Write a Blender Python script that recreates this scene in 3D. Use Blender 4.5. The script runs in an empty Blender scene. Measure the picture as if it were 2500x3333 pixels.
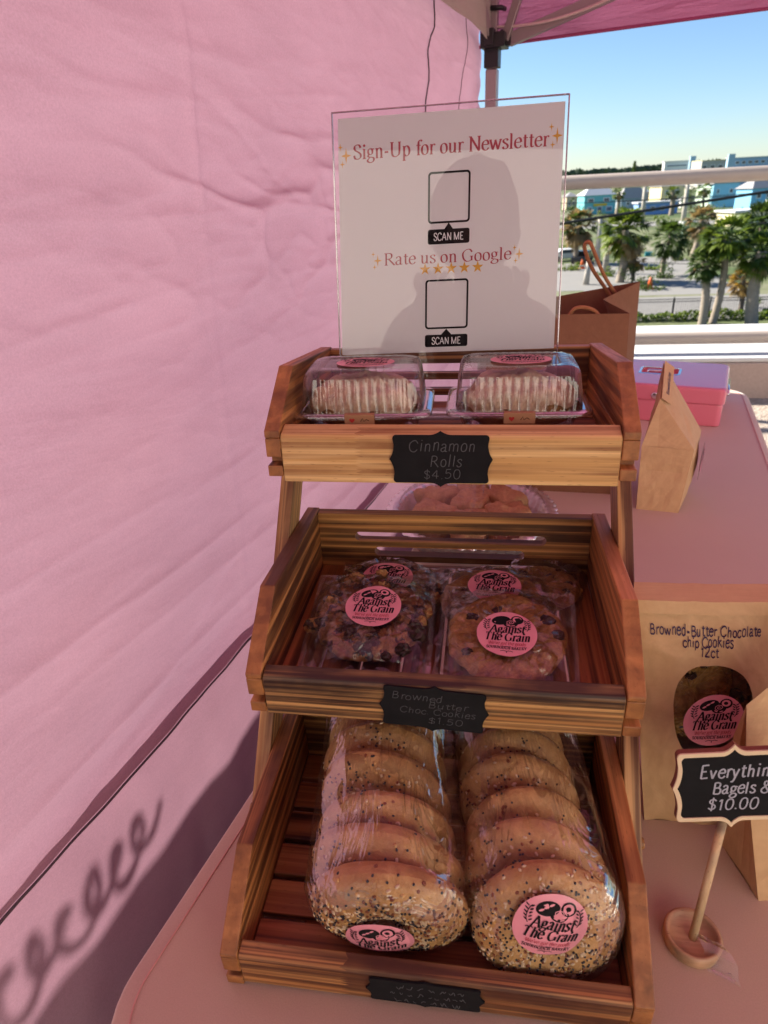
import bpy, bmesh, math, random
from mathutils import Vector, Matrix, noise
R = math.radians
random.seed(7)
SC = bpy.context.scene
COL = SC.collection

# ------------------------------------------------------------------ camera
FPX, PITCH, ROLL, YAW = 2147.47, 26.2235, -2.9308, 9.4135
CAM = Vector((0.0325, -0.2846, 0.5642))
def cam_axes():
    a, b, c = R(PITCH), R(ROLL), R(YAW)
    f = Vector((-math.sin(c) * math.cos(a), math.cos(c) * math.cos(a), -math.sin(a)))
    r = Vector((math.cos(c), math.sin(c), 0))
    u = r.cross(f)
    return math.cos(b) * r + math.sin(b) * u, -math.sin(b) * r + math.cos(b) * u, f
CR, CU, CF = cam_axes()
cd = bpy.data.cameras.new('camera')
cam = bpy.data.objects.new('camera', cd)
COL.objects.link(cam)
M = Matrix((CR, CU, -CF)).transposed().to_4x4()
M.translation = CAM
cam.matrix_world = M
cd.sensor_fit = 'VERTICAL'
cd.sensor_height = 36.0
cd.sensor_width = 27.0
cd.lens = FPX / 3333 * 36.0
cd.clip_start = 0.01
cd.clip_end = 5000
cd.dof.use_dof = True
cd.dof.focus_distance = 0.66
cd.dof.aperture_fstop = 11.0
SC.camera = cam

def at(x, y, Y):
    """photo pixel (2500 x 3333) -> point at world depth Y (used once, to survey where things stand)"""
    d = CR * ((x - 1250) / FPX) + CU * ((1666.5 - y) / FPX) + CF
    return CAM + d * ((Y - CAM.y) / d.y)

# ------------------------------------------------------------------ light
SUN_DIR = Vector((-0.745, 0.34, 0.56)).normalized()      # towards the sun
elev = math.asin(SUN_DIR.z)
w = bpy.data.worlds.new('World')
SC.world = w
w.use_nodes = True
nt = w.node_tree
bg = nt.nodes['Background']
sky = nt.nodes.new('ShaderNodeTexSky')
sky.sky_type = 'NISHITA'
sky.sun_disc = False
sky.sun_elevation = elev
sky.sun_rotation = math.atan2(SUN_DIR.x, SUN_DIR.y)
sky.air_density = 1.0
sky.dust_density = 0.1
sky.ozone_density = 3.0
wb = nt.nodes.new('ShaderNodeMix')
wb.data_type, wb.blend_type = 'RGBA', 'MULTIPLY'
wb.inputs[0].default_value = 1.0
wb.inputs[7].default_value = (0.82, 0.92, 1.06, 1)
nt.links.new(sky.outputs[0], wb.inputs[6])
nt.links.new(wb.outputs[2], bg.inputs[0])
bg.inputs[1].default_value = 0.053
sl = bpy.data.lights.new('sun', 'SUN')
sl.energy = 4.8
sl.angle = R(1.1)
sl.color = (1.0, 0.93, 0.82)
so = bpy.data.objects.new('sun', sl)
COL.objects.link(so)
so.rotation_euler = (-SUN_DIR).to_track_quat('-Z', 'Y').to_euler()
SC.view_settings.view_transform = 'Standard'
SC.view_settings.look = 'None'
SC.view_settings.exposure = 1.62
SC.view_settings.gamma = 1.0
SC.cycles.use_denoising = True
SC.cycles.max_bounces = 10
SC.cycles.diffuse_bounces = 5
SC.cycles.glossy_bounces = 4
SC.cycles.transmission_bounces = 6
SC.cycles.transparent_max_bounces = 24
SC.cycles.caustics_reflective = False
SC.cycles.caustics_refractive = False
SC.cycles.sample_clamp_indirect = 6.0

# ------------------------------------------------------------------ helpers
class MB:
    """collects shapes into one mesh"""
    def __init__(s):
        s.v, s.f, s.m = [], [], []
    def add(s, vs, fs, mi=0):
        o = len(s.v)
        s.v += [tuple(p) for p in vs]
        s.f += [[i + o for i in f] for f in fs]
        s.m += [mi] * len(fs)
    def box(s, x0, x1, y0, y1, z0, z1, mi=0):
        s.add([(x, y, z) for z in (z0, z1) for y in (y0, y1) for x in (x0, x1)],
              [(0, 2, 3, 1), (4, 5, 7, 6), (0, 1, 5, 4), (2, 6, 7, 3), (0, 4, 6, 2), (1, 3, 7, 5)], mi)
    def prism(s, poly, axis, a, b, mi=0):
        """poly of 2-D points extruded along axis from a to b"""
        def P(q, t):
            return (t, q[0], q[1]) if axis == 'x' else (q[0], t, q[1]) if axis == 'y' else (q[0], q[1], t)
        n = len(poly)
        s.add([P(q, a) for q in poly] + [P(q, b) for q in poly],
              [list(range(n))[::-1], list(range(n, 2 * n))] + [(i, (i + 1) % n, n + (i + 1) % n, n + i) for i in range(n)], mi)
    def rings(s, rs, mi=0, caps=True, closed=True):
        n = len(rs[0])
        fs = []
        for k in range(len(rs) - 1):
            for i in range(n if closed else n - 1):
                j = (i + 1) % n
                fs.append((k * n + i, k * n + j, (k + 1) * n + j, (k + 1) * n + i))
        if caps and closed:
            fs.append(list(range(n))[::-1])
            fs.append(list(range((len(rs) - 1) * n, len(rs) * n)))
        s.add([p for r in rs for p in r], fs, mi)
    def tube(s, path, rad, n=8, mi=0, caps=True):
        path = [Vector(p) for p in path]
        rr = rad if hasattr(rad, '__len__') else [rad] * len(path)
        rs = []
        t0 = (path[1] - path[0]).normalized()
        nx = t0.orthogonal().normalized()
        for k, p in enumerate(path):
            t = (path[min(k + 1, len(path) - 1)] - path[max(k - 1, 0)]).normalized()
            nx = (nx - t * nx.dot(t)).normalized()
            ny = t.cross(nx)
            rs.append([p + (nx * math.cos(2 * math.pi * i / n) + ny * math.sin(2 * math.pi * i / n)) * rr[k] for i in range(n)])
        s.rings(rs, mi, caps)
    def bar(s, p, q, wx, wz, mi=0):
        p, q = Vector(p), Vector(q)
        t = (q - p).normalized()
        a = t.cross(Vector((0, 0, 1)))
        a = a.normalized() if a.length > 1e-4 else Vector((1, 0, 0))
        b = a.cross(t)
        s.rings([[c + a * i * wx / 2 + b * j * wz / 2 for i, j in ((-1, -1), (1, -1), (1, 1), (-1, 1))] for c in (p, q)], mi)
    def lathe(s, prof, n=32, mi=0, c=(0, 0, 0), fn=None):
        rs = []
        for r, z in prof:
            ring = []
            for i in range(n):
                a = 2 * math.pi * i / n
                rr = r * (fn(a, z) if fn else 1)
                ring.append((c[0] + rr * math.cos(a), c[1] + rr * math.sin(a), c[2] + z))
            rs.append(ring)
        s.rings(rs, mi)
    def grid(s, nu, nv, fn, mi=0):
        s.add([fn(i / nu, j / nv) for j in range(nv + 1) for i in range(nu + 1)],
              [(j * (nu + 1) + i, j * (nu + 1) + i + 1, (j + 1) * (nu + 1) + i + 1, (j + 1) * (nu + 1) + i) for j in range(nv) for i in range(nu)], mi)
    def ball(s, c, r, mi=0, nu=8, nv=5, fn=None):
        rs = []
        for j in range(nv + 1):
            ph = math.pi * (j + 0.02 * (j == 0) - 0.02 * (j == nv)) / nv
            ring = []
            for i in range(nu):
                a = 2 * math.pi * i / nu
                d = Vector((math.sin(ph) * math.cos(a), math.sin(ph) * math.sin(a), -math.cos(ph)))
                k = fn(d) if fn else 1
                ring.append((c[0] + d.x * r[0] * k, c[1] + d.y * r[1] * k, c[2] + d.z * r[2] * k))
            rs.append(ring)
        s.rings(rs, mi)
    def xf(s, M):
        s.v = [tuple(M @ Vector(p)) for p in s.v]
        return s
    def mesh(s, name, mats, smooth=False):
        me = bpy.data.meshes.new(name)
        me.from_pydata(s.v, [], s.f)
        for m in (mats if isinstance(mats, (list, tuple)) else [mats]):
            me.materials.append(m)
        me.polygons.foreach_set('material_index', s.m)
        if smooth:
            me.polygons.foreach_set('use_smooth', [True] * len(me.polygons))
        me.update()
        return me
    def build(s, name, mats, parent=None, smooth=False, bevel=0, fix=True, seg=2):
        me = s.mesh(name, mats, smooth)
        if fix:
            bm = bmesh.new()
            bm.from_mesh(me)
            bmesh.ops.recalc_face_normals(bm, faces=bm.faces)
            bm.to_mesh(me)
            bm.free()
        o = link(name, me, parent)
        if bevel:
            b = o.modifiers.new('bevel', 'BEVEL')
            b.width = bevel
            b.segments = seg
            b.limit_method = 'ANGLE'
        return o
def link(name, data, parent=None):
    o = bpy.data.objects.new(name, data)
    COL.objects.link(o)
    if parent:
        o.parent = parent
    return o
def tag(o, label, cat, group=None):
    o['label'] = label
    o['category'] = cat
    if group:
        o['group'] = group
    return o
def thing(name, label, cat, loc=(0, 0, 0), rz=0, group=None):
    o = link(name, None)
    o.location = loc
    o.rotation_euler.z = rz
    o.empty_display_size = 0.05
    return tag(o, label, cat, group)
def kind(o, k):
    o['kind'] = k
    return o
def fbm(x, y, z=0, o=3):
    return noise.fractal(Vector((x, y, z)), 1.0, 2.0, o)
def basis(o, x, y):
    """matrix with local x, y along the given directions"""
    x = Vector(x).normalized()
    z = x.cross(Vector(y)).normalized()
    y = z.cross(x)
    m = Matrix((x, y, z)).transposed().to_4x4()
    m.translation = Vector(o)
    return m

# ------------------------------------------------------------------ materials
class NT:
    def __init__(s, name):
        s.mat = bpy.data.materials.new(name)
        s.mat.use_nodes = True
        s.t = s.mat.node_tree
        s.t.nodes.clear()
        s.out = s.n('ShaderNodeOutputMaterial')
    def n(s, t, **kw):
        x = s.t.nodes.new(t)
        for k, v in kw.items():
            if k.startswith('i_'):
                k = k[2:]
                x.inputs[int(k) if k.isdigit() else k.replace('_', ' ')].default_value = v
            else:
                setattr(x, k, v)
        return x
    def l(s, a, b):
        s.t.links.new(a, b)
    def coord(s, scale=(1, 1, 1), loc=(0, 0, 0), kind='Object', rot=(0, 0, 0)):
        c = s.n('ShaderNodeTexCoord')
        m = s.n('ShaderNodeMapping')
        m.inputs['Scale'].default_value = scale
        m.inputs['Location'].default_value = loc
        m.inputs['Rotation'].default_value = rot
        s.l(c.outputs[kind], m.inputs[0])
        return m.outputs[0]
    def noise(s, vec, scale=5, detail=4, rough=0.55, dist=0):
        x = s.n('ShaderNodeTexNoise', i_Scale=scale, i_Detail=detail, i_Roughness=rough, i_Distortion=dist)
        s.l(vec, x.inputs['Vector'])
        return x.outputs['Fac']
    def ramp(s, fac, stops):
        r = s.n('ShaderNodeValToRGB')
        e = r.color_ramp.elements
        while len(e) < len(stops):
            e.new(0.5)
        for q, (p, c) in zip(e, stops):
            q.position = p
            q.color = (*c, 1) if len(c) == 3 else c
        s.l(fac, r.inputs[0])
        return r.outputs[0]
    def mix(s, fac, a, b, blend='MIX'):
        m = s.n('ShaderNodeMix', data_type='RGBA', blend_type=blend)
        for i, v in ((0, fac), (6, a), (7, b)):
            if hasattr(v, 'links'):
                s.l(v, m.inputs[i])
            else:
                m.inputs[i].default_value = v if i == 0 else (*v, 1)
        return m.outputs[2]
    def math(s, op, a, b=0.0):
        m = s.n('ShaderNodeMath', operation=op)
        for i, v in ((0, a), (1, b)):
            if hasattr(v, 'links'):
                s.l(v, m.inputs[i])
            else:
                m.inputs[i].default_value = v
        return m.outputs[0]
    def bump(s, h, strength=0.3, dist=0.001):
        b = s.n('ShaderNodeBump', i_Strength=strength, i_Distance=dist)
        s.l(h, b.inputs['Height'])
        return b.outputs[0]
    def pbr(s, col, rough=0.6, normal=None, **kw):
        p = s.n('ShaderNodeBsdfPrincipled')
        if hasattr(col, 'links'):
            s.l(col, p.inputs['Base Color'])
        else:
            p.inputs['Base Color'].default_value = (*col, 1)
        if hasattr(rough, 'links'):
            s.l(rough, p.inputs['Roughness'])
        else:
            p.inputs['Roughness'].default_value = rough
        if normal:
            s.l(normal, p.inputs['Normal'])
        for k, v in kw.items():
            p.inputs[k.replace('_', ' ')].default_value = v
        return p.outputs[0]
    def done(s, sh):
        s.l(sh, s.out.inputs[0])
        return s.mat
def flat(name, col, rough=0.6, var=0.12, scale=30, bump=0.0, **kw):
    t = NT(name)
    v = t.coord()
    n = t.noise(v, scale, 4)
    c = t.mix(n, [x * (1 - var) for x in col], [min(1, x * (1 + var)) for x in col])
    return t.done(t.pbr(c, rough, t.bump(n, bump, 0.002) if bump else None, **kw))

def wood(name, axis, light, mid, dark, burn=0.5, seed=0.0, ring=40, joint=None, rough=0.5, lines=0.0, pitch=0.006):
    """stained pine with scorched streaks; axis = grain direction"""
    t = NT(name)
    ai = 'xyz'.index(axis)
    def sc(al, ac):
        q = [ac] * 3
        q[ai] = al
        return q
    def v(al, ac, k):
        return t.coord(sc(al, ac), (seed * 3.1 + k, seed * 1.7 + k, seed * 2.3 + k))
    g1 = t.noise(v(1.6, ring, 0), 1.0, 3, 0.5, 0.6)
    g2 = t.noise(v(5, 330, 3), 1.0, 4, 0.6)
    g3 = t.noise(v(1.1, ring * 2.4, 7), 1.0, 2, 0.5, 0.5)
    g5 = t.noise(v(2.2, ring * 0.5, 13), 1.0, 2, 0.5, 0.8)
    g3 = t.math('ADD', t.math('MULTIPLY', g3, 0.62), t.math('MULTIPLY', g5, 0.38))
    g4 = t.noise(v(14, 14, 11), 1.0, 3, 0.6)
    if joint is not None:
        j0, zig = joint
        c = t.n('ShaderNodeTexCoord')
        sp = t.n('ShaderNodeSeparateXYZ')
        t.l(c.outputs['Object'], sp.inputs[0])
        tri = t.math('PINGPONG', sp.outputs[2], 0.0016)
        xx = t.math('ADD', sp.outputs[0], t.math('MULTIPLY', tri, 4.0))
        msk = t.math('GREATER_THAN', xx, j0)
        g1 = t.math('FRACT', t.math('ADD', g1, t.math('MULTIPLY', msk, 0.13)))
        g3 = t.math('ADD', g3, t.math('MULTIPLY', msk, zig))
    base = t.ramp(g1, [(0.28, mid), (0.45, light), (0.52, mid), (0.62, light), (0.75, mid)])
    fine = t.ramp(g2, [(0.35, (0.62, 0.55, 0.5)), (0.6, (1, 1, 1))])
    base = t.mix(0.55, base, fine, 'MULTIPLY')
    bm = t.ramp(g3, [(0.60 - burn * 0.22, (0, 0, 0)), (0.66 - burn * 0.16, (1, 1, 1))])
    bm2 = t.math('MINIMUM', t.math('MULTIPLY', bm, t.math('ADD', t.math('MULTIPLY', g2, 0.5), t.math('MULTIPLY', g4, 1.15))), 0.95)
    col = t.mix(bm2, base, dark)
    if lines:
        # darker late-wood lines of the growth rings, wandering along the board
        wv = t.n('ShaderNodeTexWave', wave_type='BANDS', bands_direction='Z', wave_profile='SIN', i_Scale=0.314 / pitch, i_Distortion=5.0, i_Detail=3.0, i_Detail_Scale=0.35)
        q = t.coord(sc(0.10, 1.0), (seed * 0.37, seed * 0.21, seed * 0.13), rot=(0, 0, 0) if axis == 'x' else (0.6, 0, 0) if axis == 'y' else (1.2, 0.4, 0))
        t.l(q, wv.inputs['Vector'])
        lm = t.ramp(wv.outputs['Fac'], [(0.40, (0, 0, 0)), (0.66, (1, 1, 1))])
        col = t.mix(t.math('MULTIPLY', t.math('MULTIPLY', lm, t.ramp(g5, [(0.36, (0.35, 0.35, 0.35)), (0.58, (1, 1, 1))])), lines), col, dark)
    # end grain and sawn edges take less scorch
    gm = t.n('ShaderNodeTexCoord')
    sn = t.n('ShaderNodeSeparateXYZ')
    t.l(gm.outputs['Normal'], sn.inputs[0])
    endf = t.math('MINIMUM', t.math('MULTIPLY', t.math('ABSOLUTE', sn.outputs[ai]), 1.35), 1.0)
    eg = t.noise(t.coord((60, 60, 60), (seed, seed, seed)), 1.0, 4, 0.6, 0.4)
    ecol = t.ramp(eg, [(0.3, [x * 0.36 for x in mid]), (0.5, [x * 0.58 for x in mid]), (0.75, [a * .15 + b * .62 for a, b in zip(light, mid)])])
    eb = t.noise(t.coord((18, 18, 18), (seed + 4, seed, seed)), 1.0, 2, 0.5, 0.4)
    ecol = t.mix(t.ramp(eb, [(0.5, (0, 0, 0)), (0.72, (0.75, 0.75, 0.75))]), ecol, [x * 1.8 for x in dark])
    col = t.mix(endf, col, ecol)
    # small dark knots and pores
    vo = t.n('ShaderNodeTexVoronoi', i_Scale=1.0)
    t.l(v(55, 500, 5), vo.inputs['Vector'])
    pore = t.ramp(vo.outputs['Distance'], [(0.05, (0.35, 0.28, 0.22)), (0.16, (1, 1, 1))])
    col = t.mix(0.7, col, pore, 'MULTIPLY')
    rg = t.ramp(g2, [(0.3, (rough + 0.1,) * 3), (0.7, (rough - 0.08,) * 3)])
    return t.done(t.pbr(col, rg, t.bump(g2, 0.25, 0.0006)))

LT, MD, DK = (0.60, 0.29, 0.095), (0.40, 0.16, 0.048), (0.060, 0.017, 0.007)
W_FRONT1 = wood('pine_front_light', 'x', (0.80, 0.535, 0.23), (0.64, 0.37, 0.125), (0.26, 0.105, 0.03), 0.40, 1.0, 60, (-0.073, 0.04), lines=0.45, pitch=0.0085)
W_FRONT2 = wood('pine_front_striped', 'x', (0.66, 0.37, 0.135), (0.44, 0.205, 0.062), (0.028, 0.009, 0.004), 0.85, 2.4, 95, (0.024, -0.03), lines=0.95, pitch=0.0052)
W_FRONT3 = wood('pine_front_red', 'x', LT, MD, DK, 0.55, 5.2, 70, (-0.06, 0.1), lines=0.75, pitch=0.007)
W_SIDE = [wood('stained_side', 'y', (0.72, 0.335, 0.11), (0.54, 0.21, 0.06), (0.08, 0.025, 0.009), 0.5, k * 1.9, 42, lines=0.6, pitch=0.009) for k in (1, 2, 3)]
W_BACK = [wood('stained_back', 'x', (0.64, 0.315, 0.10), (0.44, 0.18, 0.052), (0.05, 0.017, 0.007), 0.58, 4 + k * 2.1, 55, lines=0.65, pitch=0.008) for k in (1, 2, 3)]
W_SLATX = wood('stained_slat_across', 'x', (0.50, 0.215, 0.07), (0.34, 0.125, 0.04), (0.035, 0.011, 0.006), 0.55, 9.0, 45)
W_SLATY = wood('stained_slat_deep', 'y', (0.50, 0.215, 0.07), (0.34, 0.125, 0.04), (0.035, 0.011, 0.006), 0.55, 8.0, 45)
W_LEG = wood('pine_leg', 'z', (0.66, 0.38, 0.15), (0.5, 0.24, 0.08), (0.09, 0.028, 0.01), 0.4, 3.3, 70, lines=0.5, pitch=0.008)
W_PALE = wood('pale_birch', 'z', (0.72, 0.53, 0.32), (0.66, 0.46, 0.26), (0.5, 0.3, 0.14), 0.1, 6.3, 60)

def film(name, haze=0.02, refl=0.06, bscale=40, bstr=0.5, tint=(1, 1, 1), rough=0.06, ior=1.5, gain=1.0, stretch=(1, 1, 1)):
    """thin clear sheet: see-through, with a sharp sheen"""
    t = NT(name)
    v = t.coord(stretch)
    n = t.noise(v, bscale, 3, 0.6, 1.5)
    nb = t.bump(n, bstr, 0.004)
    tr = t.n('ShaderNodeBsdfTransparent')
    tr.inputs[0].default_value = (*tint, 1)
    gl = t.n('ShaderNodeBsdfGlossy', i_Roughness=rough)
    t.l(nb, gl.inputs['Normal'])
    df = t.n('ShaderNodeBsdfDiffuse')
    df.inputs[0].default_value = (0.9, 0.9, 0.9, 1)
    fr = t.n('ShaderNodeFresnel', i_IOR=ior)
    t.l(nb, fr.inputs['Normal'])
    fac = t.math('MINIMUM', t.math('ADD', t.math('MULTIPLY', fr.outputs[0], gain), refl), 0.75)
    m1 = t.n('ShaderNodeMixShader', i_0=haze)
    t.l(tr.outputs[0], m1.inputs[1])
    t.l(df.outputs[0], m1.inputs[2])
    m2 = t.n('ShaderNodeMixShader')
    t.l(fac, m2.inputs[0])
    t.l(m1.outputs[0], m2.inputs[1])
    t.l(gl.outputs[0], m2.inputs[2])
    return t.done(m2.outputs[0])
FILM = film('cellophane', 0.012, 0.01, 60, 0.25, rough=0.05, gain=1.8)
FILM_EDGE = film('cellophane_seam', 0.10, 0.06, 60, 0.4, rough=0.1, gain=1.5)
FILM_BAG = film('bread_bag_film', 0.010, 0.0, 15, 1.0, rough=0.07, gain=0.40, stretch=(2.2, 0.5, 1.6))
PET = film('clear_plastic', 0.010, 0.04, 25, 0.05, (0.97, 0.96, 0.96), 0.02, gain=1.4)
PET2 = film('thin_dome_plastic', 0.006, 0.0, 25, 0.05, (0.98, 0.97, 0.97), 0.03, gain=0.5)
ACRYL = film('acrylic', 0.0, 0.0, 3, 0.0, (0.98, 0.975, 0.985), 0.004, ior=1.34)
EDGE = film('acrylic_edge', 0.25, 0.25, 3, 0.0, (0.8, 0.7, 0.75), 0.1)
TAPE = film('tape_film', 0.12, 0.03, 40, 0.4)

def cloth(name, col, tcol, tfac, scale, stretch=(1, 1, 1), rot=(0, 0, 0), bstr=0.4):
    """thin woven fabric that lets light through"""
    t = NT(name)
    n = t.noise(t.coord(stretch, kind='UV' if False else 'Object', rot=rot), scale, 5, 0.55, 0.6)
    wv = t.noise(t.coord((1, 1, 1)), 900, 2, 0.5)
    h = t.math('ADD', n, t.math('MULTIPLY', wv, 0.02))
    nb = t.bump(h, bstr, 0.02)
    mott = t.math('ADD', t.math('MULTIPLY', t.noise(t.coord((1, 1, 1)), 430, 4, 0.85), 0.75), t.math('MULTIPLY', t.noise(t.coord((1, 0.8, 1.6)), 7, 3, 0.6), 0.3))
    def shade(c):
        return t.mix(mott, [x * 0.58 for x in c], [min(1, x * 1.40) for x in c])
    d = t.n('ShaderNodeBsdfDiffuse')
    t.l(shade(col), d.inputs[0])
    t.l(nb, d.inputs['Normal'])
    tl = t.n('ShaderNodeBsdfTranslucent')
    t.l(shade(tcol), tl.inputs[0])
    t.l(nb, tl.inputs['Normal'])
    m = t.n('ShaderNodeMixShader', i_0=tfac)
    t.l(d.outputs[0], m.inputs[1])
    t.l(tl.outputs[0], m.inputs[2])
    return t.done(m.outputs[0])
WALLCLOTH = cloth('pink_tent_fabric', (0.72, 0.43, 0.50), (0.184, 0.106, 0.142), 0.5, 3.0, (1.0, 0.6, 3.2), (0, 0, 0), 0.22)
ROOFCLOTH = cloth('pink_canopy_fabric', (0.62, 0.22, 0.33), (0.33, 0.115, 0.20), 0.45, 6.0, (0.6, 0.6, 4), (0, 0, 0), 0.5)
VALCLOTH = cloth('greyed_valance_fabric', (0.50, 0.46, 0.39), (0.30, 0.29, 0.23), 0.4, 6.0, (0.6, 0.6, 4), (0, 0, 0), 0.5)

def tablecloth_mat():
    t = NT('stretch_tablecloth')
    v = t.coord()
    wv = t.n('ShaderNodeTexWave', i_Scale=420.0, i_Distortion=0.4)
    t.l(v, wv.inputs[0])
    n = t.noise(v, 9, 4)
    n2 = t.noise(v, 900, 2)
    c = t.mix(n, (0.55, 0.380, 0.280), (0.61, 0.43, 0.32))
    c = t.mix(0.25, c, t.ramp(n2, [(0.3, (0.6, 0.6, 0.6)), (0.7, (1, 1, 1))]), 'MULTIPLY')
    wr = t.noise(t.coord((1.0, 0.45, 1.0), rot=(0, 0, 0.3)), 5.5, 3, 0.5, 1.4)
    h = t.math('ADD', t.math('MULTIPLY', wv.outputs['Fac'], 0.35), t.math('ADD', n2, t.math('ADD', t.math('MULTIPLY', n, 3.0), t.math('MULTIPLY', wr, 9.0))))
    return t.done(t.pbr(c, 0.85, t.bump(h, 0.18, 0.0008), Sheen_Weight=0.3))
TCLOTH = tablecloth_mat()
TSEAM = flat('tablecloth_thread', (0.66, 0.33, 0.28), 0.8)
PAPER = flat('white_card', (0.80, 0.79, 0.80), 0.5, 0.02)
INK = flat('black_ink', (0.010, 0.009, 0.010), 0.8, 0.05, 30, 0, Specular_IOR_Level=0.2)
REDINK = flat('red_ink', (0.42, 0.035, 0.06), 0.5, 0.08)
GOLD = flat('gold_ink', (0.75, 0.38, 0.03), 0.5, 0.08)
WHITEINK = flat('white_print', (0.82, 0.82, 0.82), 0.5, 0.02)
PURPLE = flat('purple_marker', (0.035, 0.010, 0.06), 0.5, 0.1)
PINKPAPER = flat('pink_sticker_paper', (0.80, 0.30, 0.36), 0.35, 0.04, 200)
BOARD = flat('chalkboard_black', (0.012, 0.012, 0.013), 0.9, 0.4, 60, 0.0, Specular_IOR_Level=0.15)
CHALK = flat('faint_chalk', (0.085, 0.085, 0.09), 0.9, 0.4, 500)
CHALK2 = flat('bright_chalk', (0.36, 0.36, 0.42), 0.9, 0.35, 500)
SEAL = flat('kraft_seal', (0.46, 0.25, 0.12), 0.6, 0.05)
HEART = flat('red_heart', (0.5, 0.03, 0.03), 0.5)
BLACKPL = flat('black_plastic', (0.012, 0.012, 0.013), 0.4)
STEEL = flat('painted_steel', (0.34, 0.29, 0.28), 0.4, 0.06, 40, 0, Metallic=0.5)
ROPE = flat('pale_cord', (0.62, 0.48, 0.44), 0.9, 0.3, 400)
SEAM_SHADE = flat('dark_seam_and_shade', (0.10, 0.075, 0.085), 0.8)
RAILM = flat('cream_rail_paint', (0.40, 0.335, 0.285), 0.4, 0.05, 20)
PINKBOX = flat('pink_enamel', (0.72, 0.19, 0.26), 0.18, 0.03, 20, 0, Coat_Weight=0.45, Coat_Roughness=0.08)
CHROME = flat('chrome', (0.8, 0.8, 0.8), 0.12, 0.02, 20, 0, Metallic=1.0)

def kraft_mat(name, a, b, sc=60):
    t = NT(name)
    v = t.coord()
    n = t.noise(v, sc, 5, 0.65)
    f = t.noise(t.coord((40, 900, 40)), 1.0, 3)
    cr = t.noise(v, 14, 3, 0.5, 2.0)
    c = t.mix(n, a, b)
    c = t.mix(0.35, c, t.ramp(f, [(0.3, (0.75, 0.72, 0.7)), (0.7, (1, 1, 1))]), 'MULTIPLY')
    return t.done(t.pbr(c, 0.75, t.bump(t.math('ADD', t.math('MULTIPLY', n, 0.2), cr), 0.35, 0.006)))
KRAFT = kraft_mat('kraft_paper', (0.54, 0.33, 0.165), (0.66, 0.43, 0.23))
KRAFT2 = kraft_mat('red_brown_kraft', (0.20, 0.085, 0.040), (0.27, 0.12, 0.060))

def foil_mat():
    t = NT('aluminium_foil')
    v = t.coord()
    n = t.noise(v, 90, 3, 0.6, 1)
    return t.done(t.pbr((0.88, 0.87, 0.88), 0.3, t.bump(n, 0.6, 0.003), Metallic=0.85))
FOIL = foil_mat()

def dough_mat(name, a, b, c3, spot=0.0, grit=0.4):
    t = NT(name)
    v = t.coord()
    n = t.noise(v, 19, 5, 0.62, 0.8)
    n2 = t.noise(v, 160, 4, 0.65)
    c = t.ramp(n, [(0.28, a), (0.52, b), (0.75, c3)])
    c = t.mix(grit, c, t.ramp(n2, [(0.32, (0.5, 0.42, 0.35)), (0.62, (1.0, 1.0, 1.0))]), 'MULTIPLY')
    if spot:
        n3 = t.noise(v, 75, 3, 0.6)
        k = t.ramp(n3, [(0.60 - spot * 0.1, (0, 0, 0)), (0.66 - spot * 0.1, (1, 1, 1))])
        c = t.mix(k, c, (0.035, 0.016, 0.010))
    return t.done(t.pbr(c, 0.5, t.bump(t.math('ADD', n2, n), 0.6, 0.003)))
BAGEL = dough_mat('bagel_crust', (0.35, 0.155, 0.046), (0.55, 0.30, 0.105), (0.68, 0.46, 0.205))
COOKIE = dough_mat('cookie_dough', (0.27, 0.115, 0.025), (0.55, 0.31, 0.075), (0.76, 0.50, 0.18), 0.0, 0.85)
COOKIE_DK = dough_mat('dark_cookie_dough', (0.15, 0.065, 0.022), (0.35, 0.165, 0.05), (0.56, 0.31, 0.10), 0.6, 0.95)
FROST = dough_mat('cinnamon_icing', (0.50, 0.29, 0.17), (0.68, 0.47, 0.32), (0.76, 0.58, 0.44))
ROLLBROWN = dough_mat('cinnamon_dough', (0.26, 0.10, 0.035), (0.40, 0.18, 0.065), (0.5, 0.26, 0.1))
SCONE = dough_mat('pastry_dough', (0.46, 0.22, 0.08), (0.62, 0.35, 0.15), (0.72, 0.47, 0.24))
CHIP = flat('chocolate', (0.030, 0.013, 0.008), 0.4, 0.3, 200)
SESAME = flat('sesame', (0.66, 0.50, 0.31), 0.5, 0.1, 300)
POPPY = flat('poppy_seed', (0.018, 0.017, 0.022), 0.5, 0.3)
ONION = flat('onion_flake', (0.22, 0.055, 0.018), 0.6, 0.3)
GARLIC = flat('garlic_flake', (0.62, 0.36, 0.12), 0.6, 0.2)

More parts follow.
